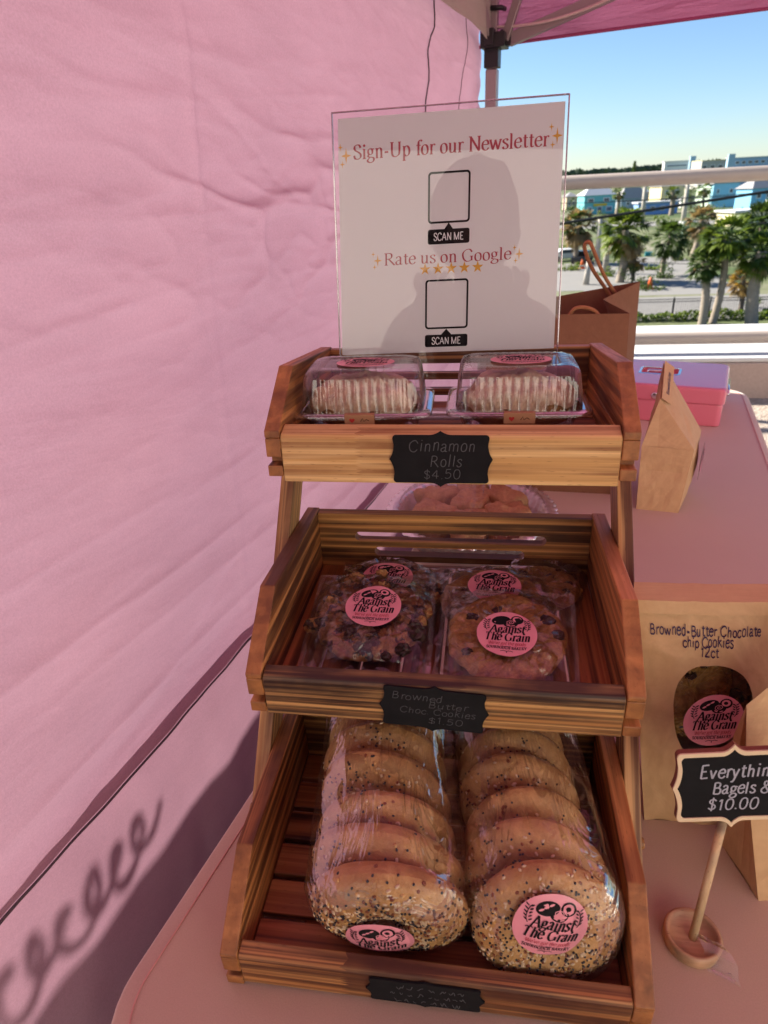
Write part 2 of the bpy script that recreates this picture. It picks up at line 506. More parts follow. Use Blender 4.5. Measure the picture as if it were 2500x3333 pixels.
# ------------------------------------------------------------------ lettering: a small stroke alphabet
G = {
'a': (44, ['8,36 14,44 24,45 31,38 31,26', '-31,30 31,10', '31,12 33,2 42,3', '31,27 18,23 7,15 8,5 16,0 25,3 31,10'], []),
'b': (47, ['-12,68 12,2', '12,35 20,44 29,45 38,36 41,22 38,8 29,0 20,1 12,9'], [(8, 67, 4)]),
'c': (42, ['37,37 30,44 20,45 9,36 6,22 9,8 20,0 30,2 38,11'], []),
'd': (48, ['34,36 27,44 19,45 9,36 6,22 9,7 18,0 26,2 34,10', '-35,68 35,1'], [(31, 67, 4), (39, 1, 4)]),
'e': (43, ['-8,26 38,26', '38,26 36,38 29,45 21,45 10,37 6,22 10,7 21,0 31,2 39,11'], []),
'f': (32, ['37,62 33,67 26,67 20,60 19,48', '-19,51 19,0', '-7,44 31,44'], [(19, 0, 9)]),
'g': (44, ['20,45 10,40 8,30 11,21 20,17 29,21 32,31 29,41 20,45', '-29,42 41,43', '13,19 8,12 12,7 26,5 38,1 40,-8 33,-17 20,-20 8,-16 5,-9 12,-1 20,5'], []),
'h': (50, ['-13,68 13,0', '13,34 21,43 29,45 36,40 38,28', '-38,30 38,0'], [(13, 0, 8), (38, 0, 8), (9, 67, 4)]),
'i': (27, ['-13,45 13,0', '.13,61'], [(13, 0, 9), (9, 44, 4)]),
'k': (48, ['-12,68 12,0', '-12,22 36,45', '-20,27 42,0'], [(12, 0, 8), (9, 67, 4)]),
'l': (27, ['-13,68 13,0'], [(13, 0, 9), (9, 67, 4)]),
'm': (74, ['-12,45 12,0', '12,34 20,43 27,45 34,40 36,28', '-36,30 36,0', '36,34 44,43 51,45 58,40 60,28', '-60,30 60,0'], [(12, 0, 7), (36, 0, 7), (60, 0, 7)]),
'n': (50, ['-13,45 13,0', '13,34 21,43 29,45 36,40 38,28', '-38,30 38,0'], [(13, 0, 8), (38, 0, 8), (9, 44, 4)]),
'o': (45, ['22,45 10,38 6,22 10,6 22,0 34,6 38,22 34,38 22,45'], []),
'p': (48, ['-12,45 12,-21', '12,35 20,44 29,45 38,36 41,22 38,8 29,0 20,1 12,9'], [(12, -21, 8), (8, 44, 4)]),
'r': (35, ['-13,45 13,0', '13,30 19,41 26,45 34,41'], [(13, 0, 9), (9, 44, 4)]),
's': (37, ['31,37 27,44 19,45 10,41 9,33 16,27 27,20 32,12 28,3 18,0 10,2 6,10'], []),
't': (32, ['-16,58 16,12', '16,14 18,4 24,1 31,5', '-5,44 30,44'], []),
'u': (50, ['-11,45 11,14', '11,18 13,5 20,1 28,3 36,13', '-37,45 37,0'], [(7, 44, 4), (33, 44, 4), (42, 1, 4)]),
'v': (44, ['-6,45 22,0', '-22,0 37,45'], [(7, 45, 7), (37, 45, 7)]),
'w': (66, ['-5,45 19,0', '-19,0 33,42', '-31,45 46,0', '-46,0 60,45'], [(6, 45, 7), (60, 45, 7)]),
'y': (44, ['-6,45 22,2', '37,45 22,3 15,-15 8,-20 3,-16'], [(7, 45, 7), (37, 45, 7)]),
'A': (66, ['-5,0 33,66', '-33,66 60,0', '-17,24 49,24'], [(6, 0, 8), (60, 0, 9)]),
'B': (58, ['-14,66 14,0', '14,65 32,66 42,60 43,49 36,38 14,35', '14,35 36,35 48,27 49,14 42,3 28,1 14,1'], [(11, 65, 6), (11, 1, 6)]),
'C': (62, ['57,50 48,63 36,67 20,61 8,47 7,28 14,10 28,0 44,1 57,14'], []),
'D': (68, ['-14,66 14,0', '14,65 36,65 54,52 59,33 54,14 36,1 14,1'], [(11, 65, 6), (11, 1, 6)]),
'E': (56, ['-14,66 14,0', '-14,65 48,65', '-14,34 40,34', '-14,1 50,1'], [(11, 65, 6), (11, 1, 6)]),
'G': (68, ['56,51 48,63 36,67 20,61 8,47 7,28 14,10 28,0 42,1 54,9', '-55,28 55,4'], [(54, 28, 9)]),
'H': (70, ['-15,66 15,0', '-55,66 55,0', '-15,34 55,34'], [(15, 66, 9), (15, 0, 9), (55, 66, 9), (55, 0, 9)]),
'K': (66, ['-15,66 15,0', '-15,28 54,66', '-26,36 60,0'], [(15, 66, 9), (15, 0, 9), (54, 66, 8), (60, 0, 7)]),
'N': (70, ['-14,66 14,0', '-12,66 58,0', '-58,66 58,0'], [(10, 66, 8), (14, 0, 9), (58, 66, 9)]),
'O': (68, ['34,67 18,60 8,45 7,22 18,6 34,0 50,6 61,22 61,45 50,60 34,67'], []),
'R': (64, ['-14,66 14,0', '14,65 32,66 44,59 45,46 36,36 14,33', '-28,34 60,0'], [(11, 65, 7), (14, 0, 9), (60, 0, 6)]),
'S': (52, ['44,52 38,63 27,67 14,62 10,50 17,40 32,32 44,22 44,9 34,1 22,0 12,5 8,17'], []),
'T': (60, ['-30,66 30,0', '-6,64 54,64'], [(30, 0, 10), (7, 60, 1), (53, 60, 1)]),
'U': (70, ['-14,66 14,24', '14,28 17,8 28,0 40,1 53,10 56,28', '-56,66 56,24'], [(14, 66, 10), (56, 66, 8)]),
'W': (90, ['-6,66 28,0', '-28,0 46,62', '-43,66 66,0', '-66,0 84,66'], [(8, 66, 9), (44, 66, 8), (84, 66, 8)]),
'Y': (66, ['-6,66 33,30', '-33,30 58,66', '-33,32 33,0'], [(8, 66, 9), (58, 66, 8), (33, 0, 10)]),
'P': (56, ['-14,66 14,0', '14,65 34,66 45,58 46,44 36,34 14,32'], [(11, 65, 6), (14, 0, 9)]),
'M': (84, ['-12,66 12,0', '-12,66 42,0', '-42,0 72,66', '-72,66 72,0'], []),
'$': (50, ['42,52 36,60 26,62 14,58 11,47 18,38 32,31 41,22 40,10 30,3 18,4 9,12', '-26,74 26,-8'], []),
'&': (70, ['62,38 52,14 36,0 20,0 9,10 11,23 26,35 38,48 37,60 28,66 20,60 20,48 30,32 46,12 64,0'], []),
'0': (50, ['25,66 12,58 7,34 12,9 25,0 38,9 43,34 38,58 25,66'], []),
'1': (36, ['-10,54 22,66', '-22,66 22,0'], []),
'2': (50, ['9,50 13,62 25,66 37,60 39,47 30,32 8,2', '-8,1 44,1'], []),
'4': (50, ['-34,66 6,20', '-6,20 46,20', '-34,64 34,0'], []),
'5': (50, ['-40,65 15,65', '-15,65 12,38', '12,36 26,41 38,33 40,18 32,4 20,0 8,5'], []),
'-': (33, ['-6,24 27,24', '-6,21.5 27,21.5', '-6,26.5 27,26.5'], []), '.': (22, ['.10,3'], []), "'": (18, ['-9,68 8,52'], []), ' ': (24, [], []), ',': (22, ['-12,5 7,-10'], []),
}
def smooth_path(pts, k=6):
    if len(pts) < 3:
        return pts
    closed = pts[0] == pts[-1]
    out = []
    n = len(pts)
    for i in range(n - 1):
        p1, p2 = pts[i], pts[i + 1]
        p0 = pts[i - 1] if i else (pts[-2] if closed else p1)
        p3 = pts[i + 2] if i + 2 < n else (pts[1] if closed else p2)
        for j in range(k):
            t = j / k
            out.append(tuple(0.5 * (2 * p1[a] + (p2[a] - p0[a]) * t + (2 * p0[a] - 5 * p1[a] + 4 * p2[a] - p3[a]) * t * t + (3 * p1[a] - p0[a] - 3 * p2[a] + p3[a]) * t ** 3) for a in (0, 1)))
    out.append(pts[-1])
    return out
class Ink:
    """flat lettering in the local XY plane, built from pen strokes"""
    def __init__(s):
        s.mb = MB()
        s.z = 0.0
    def stroke(s, pts, wfn, mi=0):
        n = len(pts)
        L, Rr = [], []
        s.z += 0.0000015
        for i, p in enumerate(pts):
            a, b = pts[max(i - 1, 0)], pts[min(i + 1, n - 1)]
            dx, dy = b[0] - a[0], b[1] - a[1]
            d = math.hypot(dx, dy) or 1e-9
            dx, dy = dx / d, dy / d
            h = wfn(dx, dy) / 2
            L.append((p[0] - dy * h, p[1] + dx * h, s.z))
            Rr.append((p[0] + dy * h, p[1] - dx * h, s.z))
        s.mb.add(L + Rr, [(i, n + i, n + i + 1, i + 1) for i in range(n - 1)], mi)
    def poly(s, pts, mi=0):
        s.z += 0.0000015
        s.mb.add([(x, y, s.z) for x, y in pts], [list(range(len(pts)))], mi)
    def disc(s, x, y, rx, ry=None, mi=0, n=20, rot=0):
        ry = ry or rx
        c, q = math.cos(rot), math.sin(rot)
        s.poly([(x + rx * math.cos(2 * math.pi * i / n) * c - ry * math.sin(2 * math.pi * i / n) * q,
                 y + rx * math.cos(2 * math.pi * i / n) * q + ry * math.sin(2 * math.pi * i / n) * c) for i in range(n)], mi)
    def width(s, txt, size, track=0):
        return sum((G[c][0] + track) for c in txt) * size / 100
    def text(s, txt, x, y, size, thick=10, thin=3, nib=18, slant=0.0, serif=True, align='c', mi=0, hand=0.0, track=0, fit=None, curve=None, k=6):
        """size = em; fit = total width wanted"""
        wd = s.width(txt, size, track)
        sx = (fit / wd) if fit else 1.0
        wd *= sx
        x0 = x - wd / 2 if align == 'c' else x
        u = size / 100
        nb = (math.cos(R(nib)), math.sin(R(nib)))
        rnd = random.Random(sum(map(ord, txt)))
        for ch in txt:
            adv, st, sf = G[ch]
            jx, jy, jr, js = (rnd.uniform(-1, 1) * hand for _ in range(4))
            def P(q):
                a, b = q
                if hand:
                    a, b = a * (1 + js * 0.06) + jx * 2, b * (1 + jr * 0.07) + jy * 3 + a * jr * 0.08
                a = a + b * slant
                px, py = x0 + a * u * sx, y + b * u
                if curve:
                    py += curve(px)
                return px, py
            wf = (lambda dx, dy: u * max(thin, abs(dx * nb[1] - dy * nb[0]) * thick)) if not hand else (lambda dx, dy: u * thick)
            for d in st:
                if d[0] == '.':
                    a, b = map(float, d[1:].split(','))
                    px, py = P((a, b))
                    s.disc(px, py, u * thick * 0.62, mi=mi, n=10)
                    continue
                line = d[0] == '-'
                pts = [tuple(map(float, q.split(','))) for q in (d[1:] if line else d).split()]
                pts = pts if line else smooth_path(pts, k)
                s.stroke([P(q) for q in pts], wf, mi)
            if serif and not hand:
                for a, b, hw in sf:
                    if hw > 1:
                        s.stroke([P((a - hw, b)), P((a + hw, b))], lambda dx, dy: u * max(thin, 3.2), mi)
                    else:
                        s.stroke([P((a, b - 5)), P((a, b + 6))], lambda dx, dy: u * 3.4, mi)
            x0 += (adv + track) * u * sx
        return wd
    def build(s, name, mats, parent, M=None, fn=None, lift=0.00025):
        s.mb.v = [(x, y, z + lift) for x, y, z in s.mb.v]
        if M:
            s.mb.xf(M)
        if fn:
            s.mb.v = [tuple(fn(Vector(p))) for p in s.mb.v]
        return s.mb.build(name, mats, parent, fix=False)

def star_pts(x, y, ro, ri, n=5, a0=90, sy=1.0):
    return [(x + (ro if i % 2 == 0 else ri) * math.cos(R(a0 + i * 180 / n)), y + sy * (ro if i % 2 == 0 else ri) * math.sin(R(a0 + i * 180 / n))) for i in range(2 * n)]

# the round bakery sticker, unit radius 1
def sticker_ink():
    k = Ink()
    # loaf, roll and ring at the top
    k.disc(-0.20, 0.60, 0.32, 0.20, 0, 28, 0.25)
    k.disc(0.34, 0.64, 0.215, 0.19, 0, 24, -0.3)
    k.disc(0.12, 0.48, 0.25, 0.20, 0, 24)
    k.z += 0.006
    for a, b in ((-0.36, 0.54), (-0.24, 0.63), (-0.11, 0.71)):
        k.disc(a, b, 0.075, 0.032, 1, 10, 0.5)
    k.disc(0.34, 0.66, 0.15, 0.125, 1, 22, -0.3)
    k.z += 0.006
    k.disc(0.33, 0.66, 0.075, 0.06, 0, 16, -0.3)
    k.z += 0.006
    sp = [(0.13 + (0.02 + 0.012 * t) * math.cos(t * 0.9), 0.51 + (0.016 + 0.009 * t) * math.sin(t * 0.9)) for t in range(13)]
    k.stroke(sp, lambda a, b: 0.022, 1)
    k.stroke([(-0.02, 0.40), (0.06, 0.355), (0.16, 0.345), (0.26, 0.37)], lambda a, b: 0.035, 1)
    # sprigs
    for sx in (-1, 1):
        k.stroke(smooth_path([(sx * 0.66, 0.12), (sx * 0.72, 0.28), (sx * 0.68, 0.50), (sx * 0.60, 0.62)]), lambda a, b: 0.022, 0)
        for t in range(5):
            yy = 0.18 + t * 0.095
            xx = sx * (0.695 - 0.016 * abs(t - 1.5))
            for q in (-1, 1):
                k.disc(xx + sx * q * 0.065, yy + 0.04, 0.058, 0.02, 0, 8, math.atan2(0.7, sx * q))
    k.text('Against', 0.0, 0.03, 0.52, 12.5, 4.5, 22, 0.22, True, fit=1.16)
    k.text('The Grain', 0.0, -0.33, 0.52, 12.5, 4.5, 22, 0.22, True, fit=1.50)
    k.text("We've got the goods", 0.0, -0.53, 0.22, 8, 4, 20, 0.2, False, fit=1.22, k=3, mi=2)
    k.text('SOURDOUGH BAKERY', 0.0, -0.715, 0.17, 12, 5, 18, 0.0, True, fit=1.3, curve=lambda x: 0.05 * x * x * 1.2, track=6, k=3)
    k.stroke(smooth_path([(-0.15, -0.585), (-0.05, -0.60), (0, -0.585), (0.05, -0.60), (0.15, -0.585)], 4), lambda a, b: 0.015, 0)
    for sx in (-1, 1):
        k.stroke(smooth_path([(0, -0.80), (sx * 0.08, -0.775), (sx * 0.17, -0.79), (sx * 0.2, -0.81)], 4), lambda a, b: 0.018, 0)
    k.stroke([(0, -0.78), (0, -0.87)], lambda a, b: 0.02, 0)
    return k
STK = sticker_ink().mb
def add_sticker(parent, M, r, fn=None, name='sticker'):
    """pink disc and its print; M places the unit disc, fn bends it over what it is stuck to"""
    S = Matrix.Diagonal((r, r, r, 1))
    b = MB()
    n = 40
    pts = [[(q * math.cos(2 * math.pi * i / n), q * math.sin(2 * math.pi * i / n), 0) for i in range(n)] for q in (0.02, 0.25, 0.5, 0.75, 1.0)]
    b.rings(pts, 0, False)
    b.add(pts[0], [list(range(n))])
    b.xf(M @ S)
    if fn:
        b.v = [tuple(fn(Vector(p))) for p in b.v]
    d = b.build(name, PINKPAPER, parent, True, fix=False)
    p = MB()
    p.v = [(x, y, z * 0.6 + 0.0055) for x, y, z in STK.v]
    p.f, p.m = STK.f, STK.m
    p.xf(M @ S)
    if fn:
        p.v = [tuple(fn(Vector(q))) for q in p.v]
    p.build('sticker_print', [INK, PINKPAPER, REDINK], d, fix=False)
    return d

CONC = flat('white_concrete', (0.58, 0.57, 0.56), 0.8, 0.06, 12, 0.1)
# ------------------------------------------------------------------ setting: roof deck, far ground, road
DZ, GZ = -0.65, -9.0
def deck_mat():
    t = NT('aggregate_deck')
    v = t.coord()
    vo = t.n('ShaderNodeTexVoronoi', i_Scale=70.0)
    t.l(v, vo.inputs['Vector'])
    n = t.noise(v, 3, 4)
    c = t.mix(n, (0.36, 0.30, 0.25), (0.46, 0.39, 0.33))
    c = t.mix(0.7, c, t.ramp(vo.outputs['Color'], [(0.2, (0.55, 0.5, 0.45)), (0.7, (1, 0.98, 0.95))]), 'MULTIPLY')
    return t.done(t.pbr(c, 0.9, t.bump(vo.outputs['Distance'], 0.6, 0.01)))
b = MB()
b.box(-14, 14, -22, 3.75, DZ - 0.3, DZ)
kind(b.build('roof_deck', deck_mat()), 'structure')

def ground_mat():
    t = NT('scrubby_ground')
    v = t.coord()
    n = t.noise(v, 0.05, 5, 0.6)
    n2 = t.noise(v, 0.8, 4, 0.6)
    c = t.ramp(n, [(0.42, (0.065, 0.10, 0.022)), (0.54, (0.14, 0.15, 0.065)), (0.66, (0.23, 0.21, 0.15))])
    c = t.mix(0.5, c, t.ramp(n2, [(0.3, (0.55, 0.6, 0.5)), (0.7, (1, 1, 1))]), 'MULTIPLY')
    return t.done(t.pbr(c, 0.95))
b = MB()
b.box(-1500, 1500, 5, 2600, GZ - 1, GZ)
kind(b.build('ground', ground_mat()), 'structure')
ASPH = flat('pale_asphalt', (0.215, 0.205, 0.19), 0.9, 0.1, 0.6)
SIDEW = flat('sunlit_pavement', (0.36, 0.335, 0.30), 0.9, 0.08, 0.8)
def strip(name, pts, m, z):
    b = MB()
    b.prism(pts, 'z', GZ - 0.3, GZ + z)
    return kind(b.build(name, m), 'structure')
strip('road', [(-60, 49.8), (90, 52.0), (90, 62.5), (-60, 60)], ASPH, 0.01)
strip('side_road', [(8, 62.3), (22, 62.3), (24, 92), (17, 94)], ASPH, 0.006)
strip('car_park', [(-10, 66), (17.5, 66), (18, 88), (-10, 90)], ASPH, 0.014)
strip('back_road', [(-40, 150), (140, 150), (140, 165), (-40, 163)], ASPH, 0.012)
strip('pavement', [(-60, 44.0), (90, 44.0), (90, 47.2), (-60, 47.2)], SIDEW, 0.12)

# pale tower added behind the viewer to bounce sun onto the stall fronts
STUCCO = flat('warm_stucco', (0.80, 0.76, 0.68), 0.9, 0.06, 2, 0.1)
tw = thing('bounce_tower', 'added pale stucco tower bouncing sun from behind the viewer, mirrored in the acrylic', 'building', (2.0, -8.0, DZ), R(35))
b = MB()
b.box(-9, 9, -6, 0, 0, 6.2)
b.build('walls', STUCCO, tw, bevel=0.03)
b = MB()
b.box(-9.2, 9.2, -6.2, 0.2, 6.202, 6.5)
b.build('roof', STUCCO, tw, bevel=0.03)
b = MB()
b.box(1.2, 2.2, 0.003, 0.06, 0.01, 2.1)
b.build('door', STEEL, tw, bevel=0.01)

# low kerb round the deck and the ledge behind the rail
KERBM = flat('tan_stucco', (0.40, 0.30, 0.26), 0.95, 0.18, 60, 0.5)
def rot_about(o, ang, c=(0.6, 3.8, 0)):
    m = Matrix.Translation(c) @ Matrix.Rotation(ang, 4, 'Z') @ Matrix.Translation((-c[0], -c[1], 0))
    o.matrix_world = m @ o.matrix_world
b = MB()
b.box(-6, 9, 3.752, 4.12, DZ - 0.3, -0.44)
e = b.build('kerb', KERBM, bevel=0.01)
kind(e, 'structure')
ledge = thing('parapet_ledge', 'white concrete parapet ledge running under the metal railing', 'ledge', (0.6, 3.9, -0.44))
b = MB()
b.box(-6.6, 8.4, -0.145, 0.23, 0.003, 0.028)
b.build('coping', CONC, ledge, bevel=0.006)
b = MB()
b.box(-6.6, 8.4, 0.34, 0.60, -0.4, 0.075)
b.build('outer_ledge', CONC, ledge, bevel=0.006)

rail = thing('guard_railing', 'round cream painted metal guard railing along the deck edge', 'railing', (0.6, 3.9, -0.41))
p0, p1 = at(1836, 599, 3.9), at(2500, 560, 3.9)
zt = (p0.z + p1.z) / 2
for z, r_, nm in ((zt + 0.41, 0.037, 'top_rail'), (at(2300, 1100, 3.9).z + 0.41, 0.036, 'bottom_rail')):
    b = MB()
    b.tube([(-6.6, 0, z), (8.4, 0, z)], r_, 20)
    b.build(nm, RAILM, rail, True)
for x in (-3.4, -1.9, -0.37, 2.2, 3.8):
    b = MB()
    b.tube([(x, 0, 0), (x, 0, zt + 0.40)], 0.028, 14)
    b.lathe([(0.06, 0), (0.06, 0.012), (0.03, 0.016)], 16, 0, (x, 0, 0))
    b.build('post', RAILM, rail, True)

# ------------------------------------------------------------------ tent
TE1 = Vector((0.977, -0.215, 0)).normalized()      # along the far side
TE2 = Vector((-0.215, -0.977, 0)).normalized()     # along the left wall, towards the viewer
TO = Vector((0.02, 1.92, 0))
SZ, EAVE, PEAK, VAL = 2.62, 1.13, 1.78, 0.90
def T(s, t, z):
    return TO + TE1 * t + TE2 * s + Vector((0, 0, z))
tent = thing('canopy_tent', 'pink pop-up canopy tent with grey truss legs over the stall', 'tent', TO + Vector((0, 0, DZ)))
tb = Matrix.Translation(-tent.location)
def tpart(b, nm, m, smooth=False, bevel=0):
    b.xf(tb)
    return b.build(nm, m, tent, smooth, bevel)
# roof: four sloping cloth panels, slightly slack
b = MB()
cen = T(SZ / 2, SZ / 2, PEAK)
cs = [T(-0.03, -0.03, EAVE), T(-0.03, SZ + 0.03, EAVE), T(SZ + 0.03, SZ + 0.03, EAVE), T(SZ + 0.03, -0.03, EAVE)]
for k in range(4):
    A, B_ = cs[k], cs[(k + 1) % 4]
    def fn(u, v):
        p = A.lerp(B_, u).lerp(cen, v * 0.999)
        return p + Vector((0, 0, -0.05 * math.sin(math.pi * v) * (0.4 + 0.6 * math.sin(math.pi * u)) + 0.008 * fbm(u * 6, v * 3, k)))
    b.grid(18, 12, fn)
tpart(b, 'roof_cloth', ROOFCLOTH, True)
def valance(A, B_, nm, m, zb, out):
    b = MB()
    d = (B_ - A).normalized()
    nrm = Vector((d.y, -d.x, 0)) * out
    def fn(u, v):
        p = A.lerp(B_, u)
        z = EAVE + 0.004 - v * (EAVE - zb - 0.012 * math.sin(math.pi * u))
        return Vector((p.x, p.y, z)) + nrm * (0.006 + 0.010 * fbm(u * 9, v * 1.2, 3) * v + 0.004 * math.sin(u * 40) * v)
    b.grid(90, 10, fn)
    return tpart(b, nm, m, True)
valance(cs[0], cs[1], 'valance', ROOFCLOTH, 0.895, -1)
valance(cs[1], cs[2], 'valance', ROOFCLOTH, 0.90, -1)
valance(cs[2], cs[3], 'valance', ROOFCLOTH, 0.90, -1)
lv = valance(T(SZ, 0.016, 0), T(0.0, 0.016, 0), 'valance', VALCLOTH, 0.900, -1)
lv['label'] = 'grey beige valance over the left wall'
# hem of the far valance
b = MB()
b.tube([cs[0].lerp(cs[1], u / 20) - Vector((0, 0, EAVE - 0.899 - 0.012 * math.sin(math.pi * u / 20))) for u in range(21)], 0.004, 6)
tpart(b, 'valance_hem', flat('magenta_hem', (0.34, 0.06, 0.15), 0.8), True)
# corner leg with its slider, truss bars and a cord
lx = T(-0.012, 0.012, 0)
M0 = Matrix((TE1, TE2, Vector((0, 0, 1)))).transposed().to_4x4()
M0.translation = lx
b = MB()
b.box(-0.016, 0.016, -0.016, 0.016, DZ, 0.842)
b.box(-0.0125, 0.0125, -0.0125, 0.0125, 0.843, EAVE)
b.box(-0.05, 0.05, -0.05, 0.05, DZ, DZ + 0.006)
tpart(b.xf(M0), 'leg', STEEL, bevel=0.003)
b = MB()
b.box(-0.020, 0.020, -0.020, 0.020, 0.845, 0.905)
b.box(-0.026, 0.040, -0.026, 0.040, 0.888, 0.922)
b.box(0.021, 0.052, -0.012, 0.012, 0.892, 0.93)
b.box(-0.012, 0.012, 0.021, 0.052, 0.892, 0.93)
tpart(b.xf(M0), 'slider_bracket', BLACKPL, bevel=0.002)
def truss(p, q, nm='truss_bar', w_=0.014):
    b = MB()
    b.bar(p, q, w_, w_ * 1.6)
    return tpart(b, nm, STEEL, bevel=0.002)
s0 = lx + Vector((0, 0, 0.905))
truss(s0 + TE1 * 0.045, at(2080, -60, 1.80), w_=0.019)
truss(s0 + TE1 * 0.035 + TE2 * 0.01, s0 + TE1 * 0.11 + Vector((0, 0, 0.20)) + TE2 * 0.02)
truss(s0 + TE2 * 0.035, s0 + TE2 * 0.12 + TE1 * -0.035 + Vector((0, 0, 0.17)))
truss(T(0, SZ / 2, 0.93), T(0, SZ, EAVE - 0.05))
truss(T(SZ / 2, 0, EAVE - 0.03), T(SZ, 0, 0.93))
b = MB()
q0 = s0 + Vector((0, 0, 0.035)) - TE1 * 0.02
q1 = at(2060, -40, 1.78)
b.tube([q0.lerp(q1, k / 16) - Vector((0, 0, 0.022 * math.sin(math.pi * k / 16))) for k in range(17)], 0.0035, 6)
tpart(b, 'cord', ROPE, True)
b = MB()
b.tube([s0 + Vector((-0.015, -0.01, 0.075)), s0 + Vector((0.02, -0.03, 0.07)), s0 + Vector((0.03, 0.0, 0.072))], 0.006, 6)
tpart(b, 'strap', BLACKPL, True)
for s_, t_ in ((0, SZ), (SZ, SZ), (SZ, 0)):
    b = MB()
    b.box(-0.016, 0.016, -0.016, 0.016, DZ, EAVE)
    M1 = M0.copy()
    M1.translation = T(s_, t_, 0)
    tpart(b.xf(M1), 'leg', STEEL, bevel=0.003)

# left side wall: hanging cloth with packing creases, a loose hem and a second cloth below it
wall = thing('tent_sidewall', 'creased pink fabric side wall hanging at the left of the stall, glowing in the sun', 'tent wall', TO + Vector((0, 0, DZ)))
WB = Matrix.Translation(-wall.location)
WN = TE1                                            # inwards
def crease(z, z0, w_, a):
    d = (z - z0) / w_
    return a * math.exp(-d * d) * (1 if True else d)
def ridged(v, p=2.0):
    return max(0.0, 1 - abs(v) * 3.2) ** p
_r = random.Random(21)
CREASES = []
for _ in range(34):
    s0, z0, sl, ln = _r.uniform(0.2, 2.3), _r.uniform(0.0, 1.0), _r.choice((-1, 1)) * _r.uniform(0.05, 0.55), _r.uniform(0.12, 0.5)
    CREASES.append((s0, z0, 1 / math.hypot(1, sl), sl / math.hypot(1, sl), ln, _r.choice((-1, 1)) * _r.uniform(0.0008, 0.0020), _r.uniform(0.005, 0.012), _r.uniform(0, 9)))
def wdisp(s, z):
    d = 0.012 * fbm(s * 0.9, z * 1.8, 1, 2) + 0.0020 * fbm(s * 1.6 + 0.4 * z, z * 7, 5, 3) + 0.0010 * fbm(s * 5, z * 15, 9, 3)
    # sharp-edged creases running along the cloth, broken up along their length
    w1 = fbm(s * 0.6 + 3, z * 6.5 + 0.25 * s, 12, 2)
    d += 0.0030 * ridged(w1, 2.5) * max(0, 0.4 + fbm(s * 1.7, z * 3, 31, 2) * 1.6)
    w2 = fbm(s * 1.3 - z * 2, z * 9 + s * 1.2, 17, 2)
    d += 0.0013 * ridged(w2, 3) * max(0, 0.15 + fbm(s * 2.3, z * 4, 41, 2) * 1.8)
    for z0, a, sl in ((0.10, 0.010, 0.02), (0.36, 0.005, -0.03), (0.47, 0.006, 0.04), (0.25, 0.006, 0.03), (0.02, 0.006, 0.0), (0.17, 0.005, -0.03)):
        zz = z0 + sl * math.sin(s * 2.1 + z0 * 30) + 0.008 * fbm(s * 4, z0 * 50)
        e_ = (z - zz) / 0.012
        d += 0.65 * a * max(0, 0.4 + 1.1 * fbm(s * 1.3, z0 * 20, 2)) * math.exp(-abs(e_) * 1.3)
    # a clump of wrinkles about half way up
    g = math.exp(-((s - 1.15) / 0.42) ** 2 - ((z - 0.54) / 0.12) ** 2)
    d += g * 0.008 * ridged(fbm(s * 2.6 + z * 7, z * 8 - s * 2.5, 3, 2), 2.2)
    d += g * 0.0035 * ridged(fbm(s * 4.6 - z * 8, z * 10 + s * 2, 23, 2), 2.5)
    d += 0.0007 * ridged(fbm(s * 3 + z * 6, z * 18 - s * 2, 51, 2), 3) + 0.0005 * ridged(fbm(s * 6 - z * 9, z * 22, 61, 2), 3)
    for s0, z0, cx, cz, ln, am, wd, ph in CREASES:
        a = (s - s0) * cx + (z - z0) * cz
        if abs(a) < ln:
            q = abs(-(s - s0) * cz + (z - z0) * cx + 0.012 * math.sin(a * 14 + ph)) / wd
            if q < 5:
                d += am * math.exp(-q) * (1 - (a / ln) ** 2)
    # vertical fold line of the packed cloth
    d += 0.004 * math.exp(-((s - 1.41 - 0.05 * (0.66 - z)) / 0.008) ** 2) * (1 if z > 0.55 else 0.3)
    # pull towards the corner leg
    g = math.exp(-(s / 0.42) ** 2)
    d += g * 0.016 * fbm((z - 0.9) / (s + 0.16) * 1.6, s * 3, 7, 2)
    return d
HEM = -0.052
def wall_fn(z0, z1, off, flare=0.0):
    def fn(u, v):
        s = -0.045 + u * (SZ + 0.06)
        z = z0 + (z1 - z0) * v
        q = wdisp(s, z)
        fl = flare * max(0, 1 - (z - min(z0, z1)) / 0.05) if flare else 0
        return T(s, -0.028 + off + q + fl * (0.6 + 0.6 * fbm(s * 3, 1, 4)), z + (0.006 * fbm(s * 5, 0, 8) if v == 0 else 0))
    return fn
b = MB()
b.grid(420, 330, wall_fn(HEM, EAVE, 0.0, 0.006))
b.xf(WB).build('upper_cloth', WALLCLOTH, wall, True)
b = MB()
b.grid(260, 70, lambda u, v: T(-0.015 + u * (SZ + 0.03), -0.050 + 0.012 * fbm(u * 9, v * 1.5, 2, 3) + 0.006 * fbm(u * 30, v * 2.2, 6, 2), -0.02 + (DZ + 0.004 + 0.02) * v))
b.xf(WB).build('lower_cloth', cloth('mauve_lower_fabric', (0.66, 0.41, 0.49), (0.19, 0.106, 0.14), 0.5, 3.0, (1.0, 0.6, 3.2), (0, 0, 0), 0.22), wall, True)
b = MB()
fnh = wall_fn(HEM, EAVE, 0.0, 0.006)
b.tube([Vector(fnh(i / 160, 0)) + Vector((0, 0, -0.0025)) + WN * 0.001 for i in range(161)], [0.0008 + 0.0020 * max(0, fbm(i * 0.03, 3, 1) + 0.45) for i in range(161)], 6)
b.xf(WB).build('hem_gap_shade', SEAM_SHADE, wall, True)  # dark tube standing in for the shade in the gap under the hem
